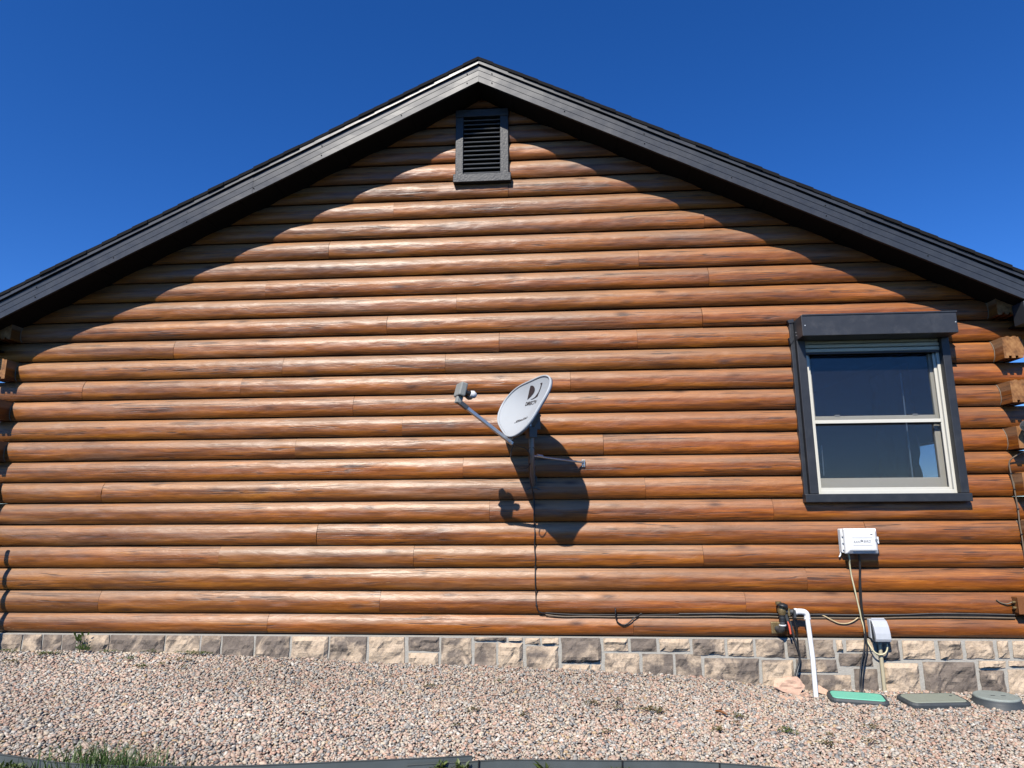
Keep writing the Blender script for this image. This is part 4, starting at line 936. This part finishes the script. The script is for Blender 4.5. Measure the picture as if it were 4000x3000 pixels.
WE = [(-4.45, -.125, .16, .03, 130, 0, 'low green weed patch at the footing under the corner shadow'), (-4.07, -.19, .15, .045, 220, 0, 'dense green weed mat just left of the tall weed'), (-4.19, -.41, .14, .04, 90, 1, 'brown-green weed mat at the left edge, away from the wall'), (-3.60, -.12, .12, .03, 90, 0, 'thin weeds at the footing right of the tall weed'), (-3.26, -.10, .10, .03, 70, 0, 'sparse weeds at the foot of the wide footing stone'), (-3.32, -.30, .08, .04, 80, 0, 'small weed in front of the wide footing stone'), (-2.92, -.10, .19, .035, 240, 0, 'widest green weed strip along the footing'), (-2.90, -.28, .10, .04, 80, 1, 'faded weed below the widest weed strip'), (-3.10, -.475, .065, .04, 80, 0, 'small green weed farthest from the footing on the left'), (-2.99, -.405, .05, .03, 40, 1, 'tiny brown weed right of a small green weed'), (-2.80, -.455, .05, .03, 40, 1, 'tiny brown weed farthest right of the left weeds'),
      (-.92, -.63, .06, .04, 70, 1, 'olive weed in the gravel below the thin footing stone'), (-.448, -.476, .05, .04, 34, 0, 'bright two-leaved weed in mid gravel'), (-.566, -1.045, .05, .04, 60, 1, 'brown weed in the middle of the gravel'), (-.64, -1.30, .04, .03, 36, 1, 'faint weed nearest the metal edging'), (-.233, -1.085, .05, .03, 40, 1, 'brown weed left of the centre of the gravel'), (.19, -.82, .06, .045, 80, 1, 'leftmost weed of the row below the double stone course'), (.351, -.88, .045, .035, 50, 1, 'small brown weed between two greener weeds'), (.57, -.89, .13, .055, 200, 1, 'largest olive weed mat in the gravel'), (.36, -.75, .04, .03, 36, 1, 'small rusty weed above the olive weeds'), (1.115, -.88, .07, .045, 90, 1, 'olive weed beside the twig'), (1.062, -1.025, .04, .03, 30, 1, 'tiny weed between the twig weed and the round one'), (.924, -1.144, .06, .045, 90, 1, 'weed mat below and left of the twig'), (1.361, -1.035, .075, .07, 150, 0, 'round dark green weed in the right gravel'), (1.549, -1.164, .055, .05, 80, 1, 'olive weed nearest the bottom right edging'), (1.96, -.82, .06, .035, 50, 1, 'thin brown weed in front of the green lid'), (1.83, -1.04, .06, .035, 50, 1, 'thin brown weed farthest to the right'), (1.62, -1.02, .05, .03, 40, 1, 'thin brown weed right of the round dark weed'), (.25, -1.29, .045, .03, 40, 1, 'faint olive weed near the edging joint')]
for i, (x, y, rx, ry, n, dry, lab) in enumerate(WE):
    o = leaves('weed', x, y, rx, ry, int(n * .75), .017, DRYLEAF if dry else LEAF, 100 + i, .25, .02); tag(o, lab, 'weed', 'weeds growing in the gravel')
def blades(name, pts, mat, seed, hmin, hmax, lean=.45, w=.004):
    r = np.random.default_rng(seed); V = []; Fq = []; T = []
    for (x, y) in pts:
        h = r.uniform(hmin, hmax); a = r.uniform(0, 6.283); le = r.uniform(.1, lean) * h * 1.6; d = Vector((math.cos(a), math.sin(a), 0)); s = Vector((-d.y, d.x, 0)) * w * r.uniform(.6, 1.3); p = Vector((x, y, float(gnd(x, y)) - .02)); b = len(V); t = r.uniform(0, 1)
        for q in (0, .35, .7, 1):
            c = p + d * le * q * q + Vector((0, 0, h * (q - .25 * q * q * lean))); ww = (1 - q * .92)
            V += [c - s * ww, c + s * ww]; T += [(t, t, t, 1)] * 2
        for k in range(3): Fq.append((b + 2 * k, b + 2 * k + 1, b + 2 * k + 3, b + 2 * k + 2))
    return np_mesh(name, np.array([tuple(v) for v in V]), np.array(Fq), mat, None, False, np.array(T))
tw = thing('tall_weed', (-3.86, -.10, -.115), 'tall leafy green weed growing against the footing stones', 'weed')
r9 = random.Random(4); V = []; Fq = []
m = MB()
for i in range(40):
    a = r9.uniform(0, 6.28); z = -.11 + r9.uniform(0, .13); x = -3.865 + r9.gauss(0, .018) ; y = -.115 + r9.gauss(0, .012); d = Vector((math.cos(a) * .8, -abs(math.sin(a)) * .5, .9)).normalized(); s = r9.uniform(.02, .05); sd = d.cross(Vector((0, -1, .2))).normalized() * s * .22; p = Vector((x, y, z))
    m.add([p, p + d * s * .5 + sd, p + d * s, p + d * s * .5 - sd], [(0, 1, 2, 3)])
m.build('leaf_cluster', LEAF, tw, recalc=False)
m = MB()
for i in range(12):
    a = -.3 + i * .14; p = Vector((-3.80 + r9.gauss(0, .01), -.12, -.10)); d = Vector((math.sin(a), -.15, math.cos(a))); s = r9.uniform(.05, .085)
    m.add([p - Vector((.003, 0, 0)), p + Vector((.003, 0, 0)), p + d * s], [(0, 1, 2)])
m.build('blade_cluster', LEAF, tw, recalc=False)
MB().tube([(-3.865, -.115, -.12), (-3.862, -.115, -.03), (-3.87, -.118, .02)], [.004, .003, .002], 6).build('stem', LEAF, tw)
r = np.random.default_rng(77)
gp = [(r.normal(-2.22, .17), r.normal(-2.10, .055)) for _ in range(750)]
o = blades('grass_tuft', gp, BLADE, 5, .05, .17); tag(o, 'large bright green grass tuft spilling over the edging', 'grass tuft')
gp = []
while len(gp) < 5200:
    x = r.uniform(-4.6, -1.3); y = r.uniform(-3.4, -1.95)
    if y < np.interp(x, ex, ey) - .03: gp.append((x, y))
while len(gp) < 7600:
    x = r.uniform(-1.3, 3.2); y = r.uniform(-3.4, -1.75)
    if y < np.interp(x, ex, ey) - .12: gp.append((x, y))
o = blades('grass', gp, BLADE, 6, .03, .085); structure(o, 'stuff'); o['label'] = 'short green grass beyond the edging'; o['category'] = 'grass'
for (x, y, rx, n, s, lab) in ((-.62, -1.90, .05, 70, .05, 'grassy weed in front of the overlapping edging end'), (-.52, -1.89, .06, 80, .045, 'spiky weed right of the overlapping edging end'), (-.10, -1.86, .045, 18, .075, 'broad-leaved plant in front of the edging'), (.30, -1.84, .12, 420, .026, 'dense clover clump in front of the edging'), (-2.72, -2.15, .12, 180, .04, 'yellow-green weeds at the lower left in front of the edging')):
    o = leaves('edge_plant', x, y, rx, rx * .35, int(n * .7), s * .7, LEAF, int(abs(x) * 1000), .8, .035); tag(o, lab, 'plant', 'plants in front of the edging')
tg = thing('twig', (1.01, -.85, -.31), 'small dark twig lying on the gravel', 'twig')
MB().tube([(.985, -.825, -.298), (1.01, -.85, -.294), (1.045, -.878, -.306)], [.007, .008, .005], 7).build('stem', BROWNB, tg)

# ------------------------------------------------------------------ landscape edging
def edging(pts, label, top=.030, joints=()):
    o = thing('landscape_edging', (pts[0][0], pts[0][1], float(gnd(*pts[0])) - .1), label, 'edging', 'lengths of landscape edging')
    P = [p for p in spline([(x, y, 0) for x, y in pts], 8)]; m = MB(); V = []; Fq = []
    for i, p in enumerate(P):
        d = (P[min(i + 1, len(P) - 1)] - P[max(i - 1, 0)]).normalized(); nr = Vector((d.y, -d.x, 0)); z = float(gnd(p.x, p.y)) + top + .004 * math.sin(p.x * 3.1)
        for (o_, dz) in ((-.003, -.12), (-.003, -.006), (-.0055, 0), (.0055, 0), (.003, -.006), (.003, -.12)): V.append((p.x + nr.x * o_, p.y + nr.y * o_, z + dz))
    for i in range(len(P) - 1):
        for j in range(6): Fq.append((i * 6 + j, i * 6 + (j + 1) % 6, i * 6 + 6 + (j + 1) % 6, i * 6 + 6 + j))
    m.add(V, Fq + [(0, 1, 2, 3, 4, 5), tuple(len(V) - 6 + k for k in range(6))]).build('strip', EDGEM, o)
    for (x, y) in joints:
        z = float(gnd(x, y)) + top; MB().tube([(x, y - .008, z + .004), (x - .004, y - .010, z - .10)], .004, 6).build('stake', BLACKP, o)
    return o
edging([p for p in EDGE if p[0] <= -2.0], 'dark edging strip at the lower left running behind the grass tuft', .052)
edging([(-2.0, -2.13), (-1.6, -2.07), (-1.27, -1.99), (-.9, -1.905), (-.47, -1.810)], 'edging strip whose loose end overlaps the longer strip', .056)
edging([(-.78, -1.93), (-.5, -1.86), (-.26, -1.812), (.3, -1.765), (.77, -1.715), (1.5, -1.70), (3.0, -1.72), (5.1, -1.8)], 'longest grey edging strip along the bottom of the gravel', .046, ((-.43, -1.845), (.30, -1.765), (.80, -1.712)))
print('pebbles', NPEB, 'logs', nl, 'tris', sum(len(o.data.polygons) for o in COL.objects if o.type == 'MESH'))
